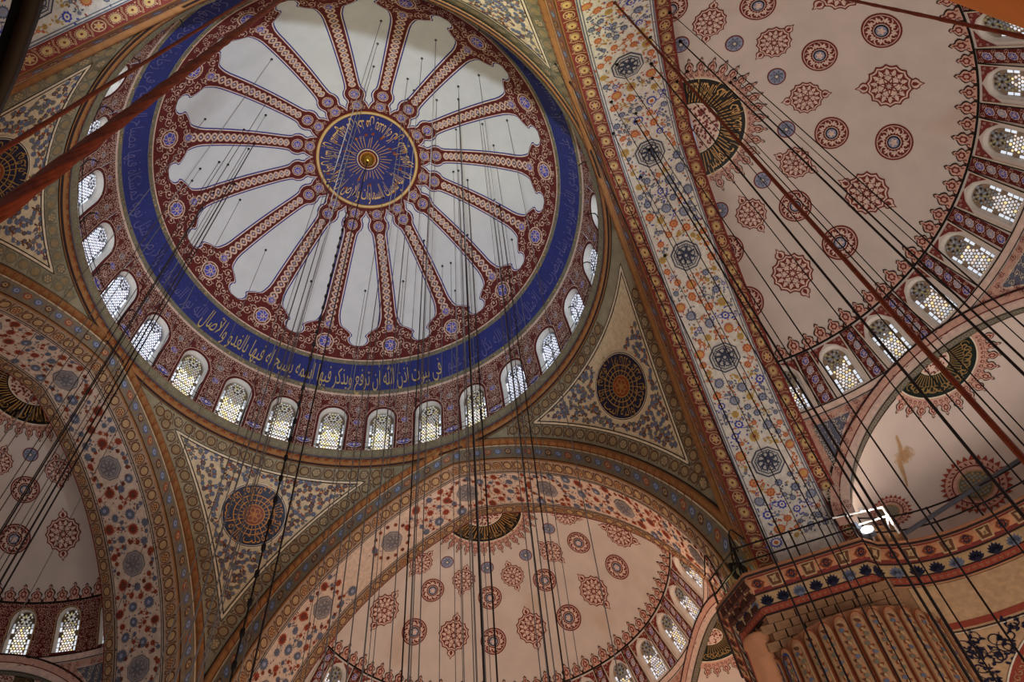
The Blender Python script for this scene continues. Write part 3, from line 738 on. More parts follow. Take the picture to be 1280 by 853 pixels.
# ================================================================== ARCHES
arch_names = ['right', 'far', 'left', 'near']
ARCHES = []
OCT = [-14.2, -9.4, -4.7, 0, 4.7, 9.4, 14.2]
def border(p, va, vb_, u0, u1, ground, pal, step, odd=3, m1=M_OV, m2=M_OV2, lay=1):
    n = 120; A = [(u0 + (u1 - u0) * i / n, va) for i in range(n + 1)]; B = [(x, vb_) for x, _ in A]
    p.put(Sk().strip(A, B, ground, 0), lay=lay - 1); m = round((u1 - u0) / step); st = (u1 - u0) / m
    for i in range(m): p.put(m2 if i % odd == 0 else m1, 0, u0 + (i + .5) * st, (va + vb_) / 2, 0, st, vb_ - va - .06, pal=pal, lay=lay)
for k in range(4):
    S = Arch(k); UL = 19.6
    us = np.linspace(-UL, UL, 97); vs = [12.10, 12.2, 12.3, 12.41, 12.7, 13.02, 14, 14.8, 15.5, 16.25]
    Bm = MB(); Bm.grid([[tuple(x) for x in S(np.zeros(97), us, np.full(97, v), np.zeros(97))] for v in vs])
    warm = k in (1, 2); lvl = MAT['tor']
    ao = Bm.build('wall_arch_' + arch_names[k], lvl, None, True, kind='structure', label='broad painted pointed arch carrying the main dome on the %s side' % arch_names[k]); ARCHES.append(ao)
    # rounded ochre moulding along the pendentive edge
    tm = MB(); pts = []
    for u in np.linspace(-UL, UL, 121): pts.append(tuple(S(np.zeros(1), np.array([u]), np.array([12.12]), np.array([.04]))[0]))
    tm.tube(pts, .17, 8, False).build('edge_moulding', lvl, ao, True)
    p = Paint(S)
    for i in range(160):
        u = -UL + 2 * UL * (i + .5) / 160
        if abs(u) < 15: p.put(M_LEAF, 0, u, 12.115, .6 if i % 2 else 2.5, .24, .05, pal={'A': 'rust'}, lay=24)
    # narrow flower band on the stepped face
    n = 120; L_ = [(-UL + 2 * UL * i / n, 12.19) for i in range(n + 1)]
    p.put(Sk().strip(L_, [(x, 12.38) for x, _ in L_], 'G', 0), pal={'G': lin('7a6a55') if warm else lin('8a5a40')}); p.put(Sk().line([(x, 12.395) for x, _ in L_], .012, 'darkline', 1)); p.put(Sk().line([(x, 12.19) for x, _ in L_], .015, 'cream2', 1))
    m = 66
    for i in range(m):
        u = -UL + 2 * UL * (i + .5) / m; p.put(M_FL, 0, u, 12.285, 0, .24, .055, pal={'A': ('slate', 'orange2', 'slate', 'brown')[i % 4], 'B': 'bluegrey' if i % 2 == 0 else 'tan'}, lay=1)
        p.put(Sk().strip([(-.3, -.05 * (-1) ** i), (0, .055 * (-1) ** i), (.3, -.05 * (-1) ** i)], [(-.3, -.05 * (-1) ** i + .012), (0, .055 * (-1) ** i + .012), (.3, -.05 * (-1) ** i + .012)], 'slate', 1), 0, u, 12.285)
    # red / ring borders and the white flowered centre
    if k in (0, 3):
        bpal = {'A': 'red2', 'B': lin('b79a72'), 'C': lin('c2a566'), 'D': 'gold'}; gr = 'red2'; ground = lin('d2ccc0'); ln = 'slate'
    else:
        bpal = {'A': 'brown', 'B': 'tan', 'C': 'tan2', 'D': 'gold'}; gr = 'M'; ground = lin('c9b3a0'); ln = 'darkline'; K['M'] = lin('9c8068')
    if k in (0, 3):
        border(p, 12.44, 13.02, -UL, UL, gr, bpal, .66, 4); border(p, 15.66, 16.22, -UL, UL, gr, bpal, .66, 4)
    else:
        border(p, 12.44, 13.02, -UL, UL, gr, {'A': 'brown', 'B': 'tan', 'C': 'rust'}, .60, 4, M_GU, M_GU2); border(p, 15.66, 16.22, -UL, UL, gr, {'A': 'brown', 'B': 'tan', 'C': 'rust'}, .60, 4, M_GU, M_GU2)
    p.put(Sk().strip([(x, 13.02) for x, _ in L_], [(x, 15.66) for x, _ in L_], 'G', 0), pal={'G': ground})
    for v, w, c in ((13.06, .05, ln), (13.16, .035, ln), (15.62, .05, ln), (15.52, .035, ln), (16.22, .06, 'red2')): p.put(Sk().line([(x, v) for x, _ in L_], w, c, 2))
    rnd = random.Random(10 + k); pts = []
    tries = 0; lim = 17.5
    while tries < 9000:
        tries += 1; u = rnd.uniform(-lim, lim); v = rnd.uniform(13.32, 15.40); r = rnd.choice((.08, .10, .12, .14, .17, .23)) if tries > 600 else rnd.choice((.17, .21, .25))
        if k in (1, 2): r *= 1.25
        if min(hypot(u - o_, v - 14.32) for o_ in OCT) < .78 + r: continue
        if any(hypot(u - a, v - b_) < (r + c_) * 1.08 + .035 for a, b_, c_ in pts): continue
        pts.append((u, v, r))
    for u, v, r in pts:
        x = abs(((u + 2.35) % 4.7) - 2.35)
        orange = (rnd.random() < (.8 if x < 1.25 else .3)) if k in (0, 3) else rnd.random() < .5
        if k == 1 and 3.0 < u < 8.2 and rnd.random() < .8: continue       # weathered patch
        big = r > .22
        if k in (0, 3):
            A, B_, C_ = (('orange', 'peach', 'gold') if rnd.random() < .7 else ('yellow', 'tan', 'orange2')) if orange else (('slate', 'bluegrey', 'grey') if rnd.random() < .8 else ('blue2', 'cream', 'orange'))
        else: A, B_, C_ = ('orange2', 'red2', 'brown') if orange else ('slate', 'slate', 'bluegrey')
        p.put(M_SER if big else M_FL, 0, u, v, rnd.uniform(0, 6), r, r * rnd.uniform(.85, 1), pal={'A': A, 'B': B_, 'C': C_}, lay=2)
        near = min((q for q in pts if q[0] != u), key=lambda t: hypot(t[0] - u, t[1] - v))
        mx, my = (u + near[0]) / 2 + (near[1] - v) * .25, (v + near[1]) / 2 + (u - near[0]) * .25
        p.put(Sk().line([(u, v), (mx, my), (near[0], near[1])], .03, A, 1))
        for q in range(3 if k in (0, 3) else 2):
            a = rnd.uniform(0, 6.28); p.put(M_LEAF, 0, u + cos(a) * r * 1.35, v + sin(a) * r * 1.35, a + rnd.uniform(-1, 1), .13, .13, pal={'A': A}, lay=1)
    for q in range(1500 if k in (0, 3) else 700):       # loose petals between the flowers
        u = rnd.uniform(-lim, lim); v = rnd.uniform(13.28, 15.44)
        if min(hypot(u - o_, v - 14.32) for o_ in OCT) < .80 or any(hypot(u - a, v - b_) < c_ + .05 for a, b_, c_ in pts): continue
        if k == 1 and 3.0 < u < 8.2: continue
        a = rnd.uniform(0, 6.28); col = rnd.choice(('orange', 'orange2', 'slate', 'slate', 'yellow', 'blue2') if k in (0, 3) else ('red2', 'orange2', 'slate', 'brown'))
        p.put(M_LEAF, 0, u, v, a, rnd.uniform(.10, .18), .14, pal={'A': col}, lay=1)
    if k in (1, 2):
        for o_ in OCT:
            for i in range(14):
                a = i * 2 * pi / 14; p.put(M_FL6, 0, o_ + 1.02 * cos(a), 14.32 + .92 * sin(a), a, .12, pal={'A': 'orange2' if i % 2 else 'red2', 'B': 'brown'}, lay=2)
    p.build('painted_flower_band', ao, kind='stuff')
    for i, o_ in enumerate(OCT):
        p = Paint(S); p.put(M_KNOT, 0, o_, 14.32, .05, .66 if k in (0, 3) else .62, pal={'A': lin('3c4156') if k in (0, 3) else lin('6d6a70'), 'B': lin('b9b6ae') if k in (0, 3) else lin('9a8f8a')}, lay=3); p.build('octagon_medallion', ao)

# ================================================================== SEMI-DOMES
SD = 11.03; SZ = 25.17
def semi_prof(z0, n=36):
    a0 = math.asin((z0 - SZ) / SD); return [(max(SD * cos(a0 + (pi / 2 - a0) * i / n), .001), SZ + SD * sin(a0 + (pi / 2 - a0) * i / n)) for i in range(n + 1)]
WSTEP = radians(12.6)
EXAZ = (radians(-61), 0.0, radians(61))
def ex_low(az):
    """height of the nearest exedra arch above azimuth az on the semi-dome sphere"""
    best = 20.0
    for e in EXAZ:
        l = 11.0 * sin(az - e)
        if abs(az - e) < 1.2 and abs(l) < 5.4: best = max(best, 22.9 + sqrt(5.4 ** 2 - l * l))
    return max(best, 22.95)
SEMIV = 'بسم الله الرحمن الرحيم الحمد لله رب العالمين'
def semi_dome(k, ph, detail):
    nm = arch_names[k]; cx, cy = ROT[k][0] * 16.4, ROT[k][1] * 16.4; rot = k * pi / 2
    S = Rev(semi_prof(23.0, 60), cx, cy, rot)
    vbase, vsill = S.sz(31.1), S.sz(28.82)
    so = shell('ceiling_semi_dome_' + nm, S, -pi / 2 - .03, pi / 2 + .03, 72, vbase, S.L, 30, 'semi', kind='structure', label='pinkish plaster semi dome with red painted medallions on the %s side' % nm)
    if not detail:
        shell('lower_wall', S, -pi / 2, pi / 2, 60, S.sz(28.3), vbase, 8, 'semi', so)
    w0, w1, w2 = vsill + .14, vbase - .95, vbase - .30; hw = .56
    pan = detail != 'arab'
    for i in range(-7, 8):
        if not detail: break
        az = ph + i * WSTEP
        wall_bay(S, az, WSTEP / 2, hw, w0, w1, w2, vsill - .05, vbase + .01, 'semi' if pan else 'redg', 'window_bay', so)
        vis = {0: i >= -2, 1: i <= 7, 2: -7 <= i <= 0}[k]
        if vis: make_window(S, az, hw, w0, w1, w2, 'semi' if k != 2 else 'front', 'arched stained glass window in the window row of the %s semi dome' % nm, .22, .17)
    p = Paint(S); rnd = random.Random(20 + k)
    if detail:
        for i in range(-7, 8):
            az = ph + i * WSTEP; rr = S.rz(w1); half = rr * WSTEP / 2
            if pan:
                for sg in (1, -1):
                    p.put(Sk().line([(sg * .76, vsill), (sg * .76, vbase - .05)], .045, 'black', 2), az); p.put(Sk().line([(sg * .70, vsill + .06), (sg * .70, vbase - .12)], .03, 'cream', 2), az)
                    p.put(Sk().fan([(sg * .68, vbase - .14), (sg * .68, w1 + .1), (sg * .60, w1 + .30), (sg * .48, w2 - .12), (sg * .22, w2 + .06), (0.02 * sg, w2 + .16), (0.02 * sg, vbase - .14)], 'red2', 1), az)
                    for a, b_ in ((.58, w2 + .02), (.42, w2 + .1), (.6, w2 - .25)): p.put(M_SCR, az, sg * a, b_, a * 9, .06, pal={'B': 'pinkpale'}, lay=2)
                c = az + WSTEP / 2; hp = half - .80
                p.put(Sk().rect(-hp, hp, vsill + .04, vbase - .06, 'red', 1, 1, 6), c)
                for j in range(5):
                    v = vsill + .25 + j * (vbase - vsill - .4) / 4.6
                    p.put(M_BF, c, 0, v, .4, .13, .19, pal={'A': 'blue2' if j % 2 == 0 else 'bluegrey', 'B': 'pinkpale'}, lay=2)
                    for sg in (1, -1): p.put(M_SCR if sg > 0 else M_SCL, c, sg * hp * .62, v + .22, sg, .09, .12, pal={'B': 'pink'}, lay=2); p.put(M_LEAF, c, sg * hp * .5, v - .12, 1.57 + sg, .2, .2, pal={'A': 'pinkpale'}, lay=2)
            else:
                ins = lambda u, v: not inside_arch(abs(u), v, hw + .1, w0 - .3, w1, w2 + .1)
                fill_scroll(p, az, ins, -half, half, vsill, vbase, .12, {'B': 'pink'}, rnd=rnd)
                p.put(Sk().line(arch_out(hw + .05, w0, w1, w2 + .05), .06, 'tan', 3), az)
        sp = [(0, vbase)]
        band(p, S, vbase - .05, vbase + .03, 'black', n=90, lay=3, a0=-1.62, a1=1.62); band(p, S, vbase + .03, vbase + .20, 'pink', n=90, lay=1, a0=-1.62, a1=1.62)
        band(p, S, vsill - .05, vsill, 'black', n=90, lay=3, a0=-1.62, a1=1.62); band(p, S, vsill - .34, vsill - .05, 'pinkpale', n=90, lay=2, a0=-1.62, a1=1.62); band(p, S, vsill - .38, vsill - .34, 'darkline', n=90, lay=3, a0=-1.62, a1=1.62)
        # spandrels between exedra arches
        for sgn, lo, hi in ((1, 62, 91), (-1, 62, 91), (1, 1, 61), (-1, 1, 61)):
            for ins, c, l in ((.0, 'pink', 1), (.30, 'pinkpale', 2), (.36, 'slate', 3)):
                A, B = [], []
                for a in np.linspace(radians(lo), radians(hi), 60):
                    z1 = ex_low(sgn * float(a)) + .72 + ins * 1.3; z2 = 28.42 - ins
                    if z1 < z2 and (ins == 0 or a < radians(hi) - ins / 11): A.append((sgn * float(a), S.sz(z1))); B.append((sgn * float(a), S.sz(z2)))
                if len(A) < 3: continue
                P = []; F = []; nv = 5
                for i, (q0, q1) in enumerate(zip(A, B)):
                    for j in range(nv + 1): P.append((q0[0], q0[1] + (q1[1] - q0[1]) * j / nv))
                    if i: F += [((i - 1) * (nv + 1) + j, (i - 1) * (nv + 1) + j + 1, i * (nv + 1) + j + 1, i * (nv + 1) + j) for j in range(nv)]
                p.B.append(np.array([q[0] for q in P])); p.U.append(np.zeros(len(P))); p.V.append(np.array([q[1] for q in P])); p.O.append(np.full(len(P), .012 + l * .011)); p.C.append(np.tile(K[c], (len(P), 1))); p.F += [tuple(i + p.n for i in f) for f in F]; p.n += len(P)
        for i in range(-45, 46):
            a = i * .036; z1 = ex_low(a) + .62; v1 = S.sz(min(z1, 28.4))
            if v1 < vsill - .75:
                for v in np.arange(v1 + .22, vsill - .50, .27): p.put(M_SCR if i % 2 else M_SCL, a, 0, float(v), i * 2.1 + v, .13, pal={'B': 'red2' if v > vsill - .72 or v < v1 + .5 else 'cream'}, lay=4)
        # cresting above the windows
        m = 47
        for i in range(m):
            a = -pi / 2 + pi * (i + .5) / m; big = i % 2
            p.put(M_CREST, a, 0, vbase + .03, 0, pi * 9.2 / m, .86 if big else .70, pal={'A': 'darkline', 'B': 'pink', 'C': 'red2'}, lay=2)
        p.build('painted_window_frieze', so, kind='stuff')
    # big crown medallion, cut by the arch
    med = Paint(lambda b, u, v, o: S(np.arctan2(v, u), np.zeros(len(u)), S.L - np.hypot(u, v), o)); s = Sk(); P2 = pi / 2 + .02
    for r0, r1, c, l in ((0.02, 1.12, 'pinkpale', 2), (1.06, 1.12, 'cream', 4), (1.12, 2.17, 'black', 2), (2.17, 2.23, 'cream', 3), (2.23, 2.50, 'pink', 2)): s.ring(0, 0, r0, r1, c, l, 40, -P2, P2)
    rnd = random.Random(1)
    for i in range(90):
        a = rnd.uniform(-1.5, 1.5); r = 1.0 * sqrt(rnd.random()); s.leaf(r * cos(a), r * sin(a), rnd.uniform(0, 6.28), .15, .09, 'red2', 3)
    for i in range(30):
        a = -1.5 + 3 * i / 29; s.line([(1.18 * cos(a), 1.18 * sin(a)), ((1.6 + .2 * (i % 3)) * cos(a + .06), (1.6 + .2 * (i % 3)) * sin(a + .06))], .04, 'gold', 4)
        s.spiral(2.36 * cos(a), 2.36 * sin(a), .1, a, .9, .035, 'red2', 4, n=6)
    t = bend(text_sk(SEMIV, 'gold'), 2.02, -1.5, 1.5, 1.02); t.l = [4] * len(t.p)
    med.put(s, pal={'gold': lin('b98c50')}); med.put(t, pal={'gold': lin('cfa568') if k == 0 else lin('8a6a3c')})
    c2 = Sk(); m = 17
    for i in range(m):
        a = -1.5 + 3.0 * (i + .5) / m; w = 3.0 / m * 2.42
        q = Sk(); q.l, q.c, q.f = list(M_CREST.l), list(M_CREST.c), list(M_CREST.f)
        q.p = [((2.36 + y * .78) * cos(a) - x * w * sin(a), (2.36 + y * .78) * sin(a) + x * w * cos(a)) for x, y in M_CREST.p]; med.put(q, pal={'A': 'darkline', 'B': 'pink', 'C': 'red2'}, lay=2)
    med.build('crown_medallion', so, 'gilt', label='black half medallion with gold lettering and pink cresting')
    # scattered medallions
    def one(m, name, az, r, sc, pal, rot=0.0):
        z = SZ + sqrt(SD ** 2 - r * r); q = Paint(S); q.put(m, ph + az, 0, S.sz(z), rot, sc, pal=pal); return q.build(name, so)
    rd = {'A': 'red2', 'B': 'pinkpale', 'C': 'bluegrey', 'D': 'navy'}
    D = radians(36)
    for i in range(-2, 3):
        one(M_PEND, 'pendant_medallion', i * D, 4.52, .60, rd); one(M_PEND, 'pendant_medallion', i * D, 7.18, .78, rd)
    for i in (-2.5, -1.5, -.5, .5, 1.5, 2.5):
        one(M_ROS, 'rosette', i * D * (1 if abs(i) < 2 else .97), 3.78, .37, {'A': 'red2', 'B': 'cream', 'C': 'bluegrey', 'D': 'slate'})
        one(M_RND, 'roundel', i * D, 5.42, .68, rd); one(M_RND, 'roundel', i * D, 7.40, .74, rd)
    # wall between exedrae
    b = MB(); rows = []
    for j in range(9):
        row = []
        for i in range(181):
            a = (-pi / 2 + pi * i / 180) * 1.04; zl = ex_low(a); zt_ = 28.84; z = zl + (zt_ - zl) * j / 8; r = sqrt(SD ** 2 - (z - SZ) ** 2)
            row.append((cx + r * cos(a + rot), cy + r * sin(a + rot), z))
        rows.append(row)
    b.grid(rows).build('spandrel_wall', MAT['semi'], so, True)
    # closing wall between the arch edge and the semi-dome
    A = Arch(k); us = np.linspace(-19, 19, 77); I = A(np.zeros(77), us, np.full(77, 16.25), np.zeros(77)); c0 = np.array([ROT[k][0] * 16.3, ROT[k][1] * 16.3, 27.0])
    O = I + (I - c0) * .22; O[:, 0] += ROT[k][0] * .12; O[:, 1] += ROT[k][1] * .12
    MB().grid([[tuple(q) for q in I], [tuple(q) for q in O]]).build('rear_lip', MAT['stone'], ARCHES[k], True)
    # exedrae
    for e, az in enumerate(EXAZ):
        X = Exedra(k, az); n1, n2 = 48, 18; mu = np.linspace(-pi / 2, pi / 2, n1 + 1) * X.R; nu = np.linspace(0, pi / 2, n2 + 1) * X.R
        b = MB(); b.grid([[tuple(q) for q in X(np.zeros(n1 + 1), mu, np.full(n1 + 1, v), np.zeros(n1 + 1))] for v in nu])
        side_name = ('first', 'middle', 'last')[e]
        eo = b.build('ceiling_exedra_%s_%d' % (nm, e + 1), MAT['exed'], None, True, kind='structure', label='small pale half dome opening off the %s semi dome, %s of three' % (nm, side_name))
        # wall below it
        w = MB(); rows = []
        for z in (22.9, 22.4, 22.02):
            q = X(np.zeros(n1 + 1), mu, np.full(n1 + 1, X.R * pi / 2), np.zeros(n1 + 1)); q[:, 2] = z; rows.append([tuple(a) for a in q])
        w.grid(rows).build('apse_wall', MAT['exed'], eo, True)
        if not detail: continue
        p = Paint(X); s = Sk(); n = 72; ed = [(-8.2 + 16.4 * i / n) for i in range(n + 1)]
        s.strip([(u, .0) for u in ed], [(u, .34) for u in ed], 'olive', 1); s.line([(u, .36) for u in ed], .05, 'darkline', 2); s.line([(u, .03) for u in ed], .05, 'darkline', 2)
        for i in range(66): s.ring(-8.2 + 16.4 * (i + .5) / 66, .18, .07, .10, 'grey', 3, 8)
        # crown medallion
        H = pi
        for r0, r1, c, l in ((.02, .62, 'pinkpale', 2), (.58, .62, 'cream', 4), (.62, 1.62, 'green', 2), (1.62, 1.68, 'cream', 3), (1.68, 2.02, 'pink', 2)): s.ring(0, .34, r0, r1, c, l, 32, 0, H)
        rnd = random.Random(e)
        for i in range(40):
            a = rnd.uniform(.1, 3.04); r = .55 * sqrt(rnd.random()); s.leaf(r * cos(a), .34 + r * sin(a), rnd.uniform(0, 6.28), .12, .07, 'red2', 3)
        for i in range(26):
            a = .12 + 2.9 * i / 25; s.spiral(1.3 * cos(a), .34 + 1.3 * sin(a), .2, a * 5, 1.0, .05, 'gold', 4, 1 if i % 2 else -1, 9); s.line([(.66 * cos(a), .34 + .66 * sin(a)), (1.15 * cos(a + .04), .34 + 1.15 * sin(a + .04))], .03, 'gold', 4)
            s.spiral(1.84 * cos(a), .34 + 1.84 * sin(a), .10, a, .9, .04, 'red2', 4, n=6)
        p.put(s, pal={'gold': lin('96784a')})
        m = 13
        for i in range(m):
            a = .1 + (pi - .2) * (i + .5) / m; w_ = pi / m * 1.9; q = Sk(); q.l, q.c, q.f = list(M_CREST.l), list(M_CREST.c), list(M_CREST.f)
            q.p = [((1.9 + y * .66) * cos(a) - x * w_ * sin(a), .34 + (1.9 + y * .66) * sin(a) + x * w_ * cos(a)) for x, y in M_CREST.p]; p.put(q, pal={'A': 'black', 'B': 'pink', 'C': 'red2'}, lay=2)
        p.build('painted_crown_medallion', eo, 'gilt', label='dark green half medallion with gold scrolls and red cresting')
        # sunburst windows low in the exedra
        for j, (m_, v_) in enumerate(((66, 50), (24, 60), (-20, 60), (-62, 52))):
            if not (k == 0 and e == 2) and not (k == 1): continue
            u, v = radians(m_) * X.R, radians(v_) * X.R; q = Paint(X); s = Sk()
            sf = star(30, 1.36, 1.14); tt = [2 * pi * i / 60 for i in range(61)]
            s.strip([(1.0 * cos(t), 1.0 * sin(t)) for t in tt], [(sf(t) * cos(t), sf(t) * sin(t)) for t in tt], 'red3', 2); s.disc(0, 0, 1.14, 'pink', 3, 40)
            for i in range(30): s.leaf(.92 * cos(i * 2 * pi / 30), .92 * sin(i * 2 * pi / 30), i * 2 * pi / 30 + .6, .18, .07, 'red2', 4)
            s.ring(0, 0, .84, .90, 'red2', 5, 40); s.disc(0, 0, .70, 'tan', 5, 32); s.disc(0, 0, .62, 'G', 6, 32)
            for a in np.arange(-.5, .6, .14):
                for b_ in np.arange(-.5, .6, .14):
                    if hypot(a, b_) < .56: s.rect(a - .05, a + .05, b_ - .05, b_ + .05, 'H' if (round(a * 50) + round(b_ * 50)) % 3 else 'tan', 7)
            q.put(s, 0, u, v, pal={'G': lin('6d6a58'), 'H': lin('8a8f86')}); q.build('sunburst_window', eo, label='round window with painted red sunburst')
semi_dome(0, radians(1.6), 'panel')
# damp stain on the plaster of the exedra behind the floodlight
p = Paint(Exedra(0, EXAZ[2])); rnd = random.Random(12); s = Sk()
for q, (r, c) in enumerate(((.46, 'S1'), (.36, 'S2'), (.24, 'S3'))):
    f = [rnd.uniform(.75, 1.2) for _ in range(18)]; s.fan([(r * f[i] * cos(i * pi / 9) * 1.1, r * f[i] * sin(i * pi / 9)) for i in range(18)], c, q)
    s.line([(.25, -.1), (.45, .35), (.62, .8), (.85, 1.3)], [.34 - .08 * q, .26 - .06 * q, .18 - .05 * q, .08 - .02 * q], c, q)
    s.line([(.05, -.1), (-.2, -.5), (-.42, -1.0)], [.3 - .08 * q, .22 - .06 * q, .12 - .04 * q], c, q)
p.put(s, 0, radians(38) * 5.4, radians(28) * 5.4, pal={'S1': lin('c8b29c'), 'S2': lin('bc9f80'), 'S3': lin('b08c66')})
p.build('damp_stain', bpy.data.objects['ceiling_exedra_right_3'])
semi_dome(1, radians(0.0), 'panel')
semi_dome(2, radians(0.0), 'arab')
semi_dome(3, 0.0, None)

# painted edge lines on the semi-dome wall round each exedra arch
for k in (0, 1, 2):
    cx, cy = ROT[k][0] * 16.4, ROT[k][1] * 16.4; S = Rev(semi_prof(20.5, 70), cx, cy, k * pi / 2); p = Paint(S)
    for e in EXAZ:
        A = {}
        for d in (0.02, .30, .34, .40, .62, .70):
            pts = []
            for i in range(61):
                t = -pi / 2 + pi * i / 60; l = (5.4 + d) * sin(t); z = 22.9 + (5.4 + d) * cos(t)
                if abs(l) < 10.9: pts.append((math.asin(l / 11.0), z))
            A[d] = pts
        for d0, d1, c, ly in ((.02, .30, 'pinkpale', 3), (.30, .34, 'red2', 4), (.34, .62, 'pink', 3), (.62, .70, 'darkline', 4)):
            P = []; F = []
            for i, (a, b_) in enumerate(zip(A[d0], A[d1])):
                P += [a, b_]
                if i: F.append((2 * i - 2, 2 * i - 1, 2 * i + 1, 2 * i))
            p.B.append(np.array([e + q[0] for q in P])); p.U.append(np.zeros(len(P))); p.V.append(np.array([S.sz(q[1]) for q in P])); p.O.append(np.full(len(P), .012 + ly * .011)); p.C.append(np.tile(K[c], (len(P), 1))); p.F += [tuple(i + p.n for i in f) for f in F]; p.n += len(P)
    p.build('painted_arch_edging', bpy.data.objects['ceiling_semi_dome_' + arch_names[k]])

# ================================================================== GALLERIES AND PIERS
ZG = 22.0
def quad(q, P):
    """place a point given for the (+,+) pier at pier q by rotation"""
    return side(q, np.array(P, float))
HALF = [(16.0, 10.5), (16.3, 10.78), (16.45, 10.95), (17.0, 11.2), (17.6, 11.38), (18.2, 11.47), (18.8, 11.50), (19.5, 11.45), (20.2, 11.33), (21.0, 11.12), (21.8, 10.85), (22.8, 10.4), (23.8, 9.8), (25.0, 8.9), (26.0, 7.8), (26.8, 6.4), (27.3, 4.8), (27.4, 3.2)]
PATH = list(reversed([(a, b_) for a, b_ in HALF])) + [(13.9, 10.5), (11.8, 10.5), (10.5, 11.8), (10.5, 13.9)] + [(b_, a) for a, b_ in HALF]
def offs(path, d):
    out = []
    for i, p in enumerate(path):
        n = Vector((0, 0))
        for a, b_ in ((i - 1, i), (i, i + 1)):
            if a < 0 or b_ >= len(path): continue
            t = Vector(path[b_]) - Vector(path[a]); n += Vector((-t.y, t.x)).normalized()
        n.normalize(); 
        a, b_ = max(i - 1, 0), min(i, len(path) - 1)
        if a == b_: b_ += 1
        t = (Vector(path[b_]) - Vector(path[a])).normalized(); c = max(n.dot(Vector((-t.y, t.x))), .5)
        out.append((p[0] + n.x * d / c, p[1] + n.y * d / c))
    return out
# sign so that positive d goes into the masonry (away from the hall)
sg_ = 1 if Vector(offs(PATH, 1.0)[len(PATH) // 2]).length > Vector(PATH[len(PATH) // 2]).length else -1
GPROF = [(1.6, 22.0), (.0, 22.0), (-.02, 21.93), (-.02, 21.84), (.06, 21.80), (.10, 21.60), (.30, 21.28), (.34, 21.22), (.36, 21.18), (.46, 20.78), (.52, 20.74), (.54, 20.52), (.60, 20.50), (.62, 20.46)]
plen = [0.0]
for a, b_ in zip(PATH, PATH[1:]): plen.append(plen[-1] + hypot(b_[0] - a[0], b_[1] - a[1]))
class Gal:
    def __init__(s, q): s.q = q
    def __call__(s, a, u, v, o):
        """u = length along the path, v = height; sits on the moulded profile"""
        zz = np.array([z for _, z in GPROF[2:]])[::-1]; dd = np.array([d for d, _ in GPROF[2:]])[::-1]
        d = np.interp(v, zz, dd) - o
        X0 = np.interp(a + u, plen, [p[0] for p in PATH]); Y0 = np.interp(a + u, plen, [p[1] for p in PATH])
        P1 = offs(PATH, sg_); X1 = np.interp(a + u, plen, [p[0] for p in P1]); Y1 = np.interp(a + u, plen, [p[1] for p in P1])
        return side(s.q, np.stack([X0 + (X1 - X0) * d, Y0 + (Y1 - Y0) * d, v - o * .3], -1))
gal_lab = {0: 'stone gallery cornice with painted red and blue frieze beside the floodlight', 1: 'stone gallery cornice behind the far left pier', 2: 'stone gallery cornice of the left rear pier'}
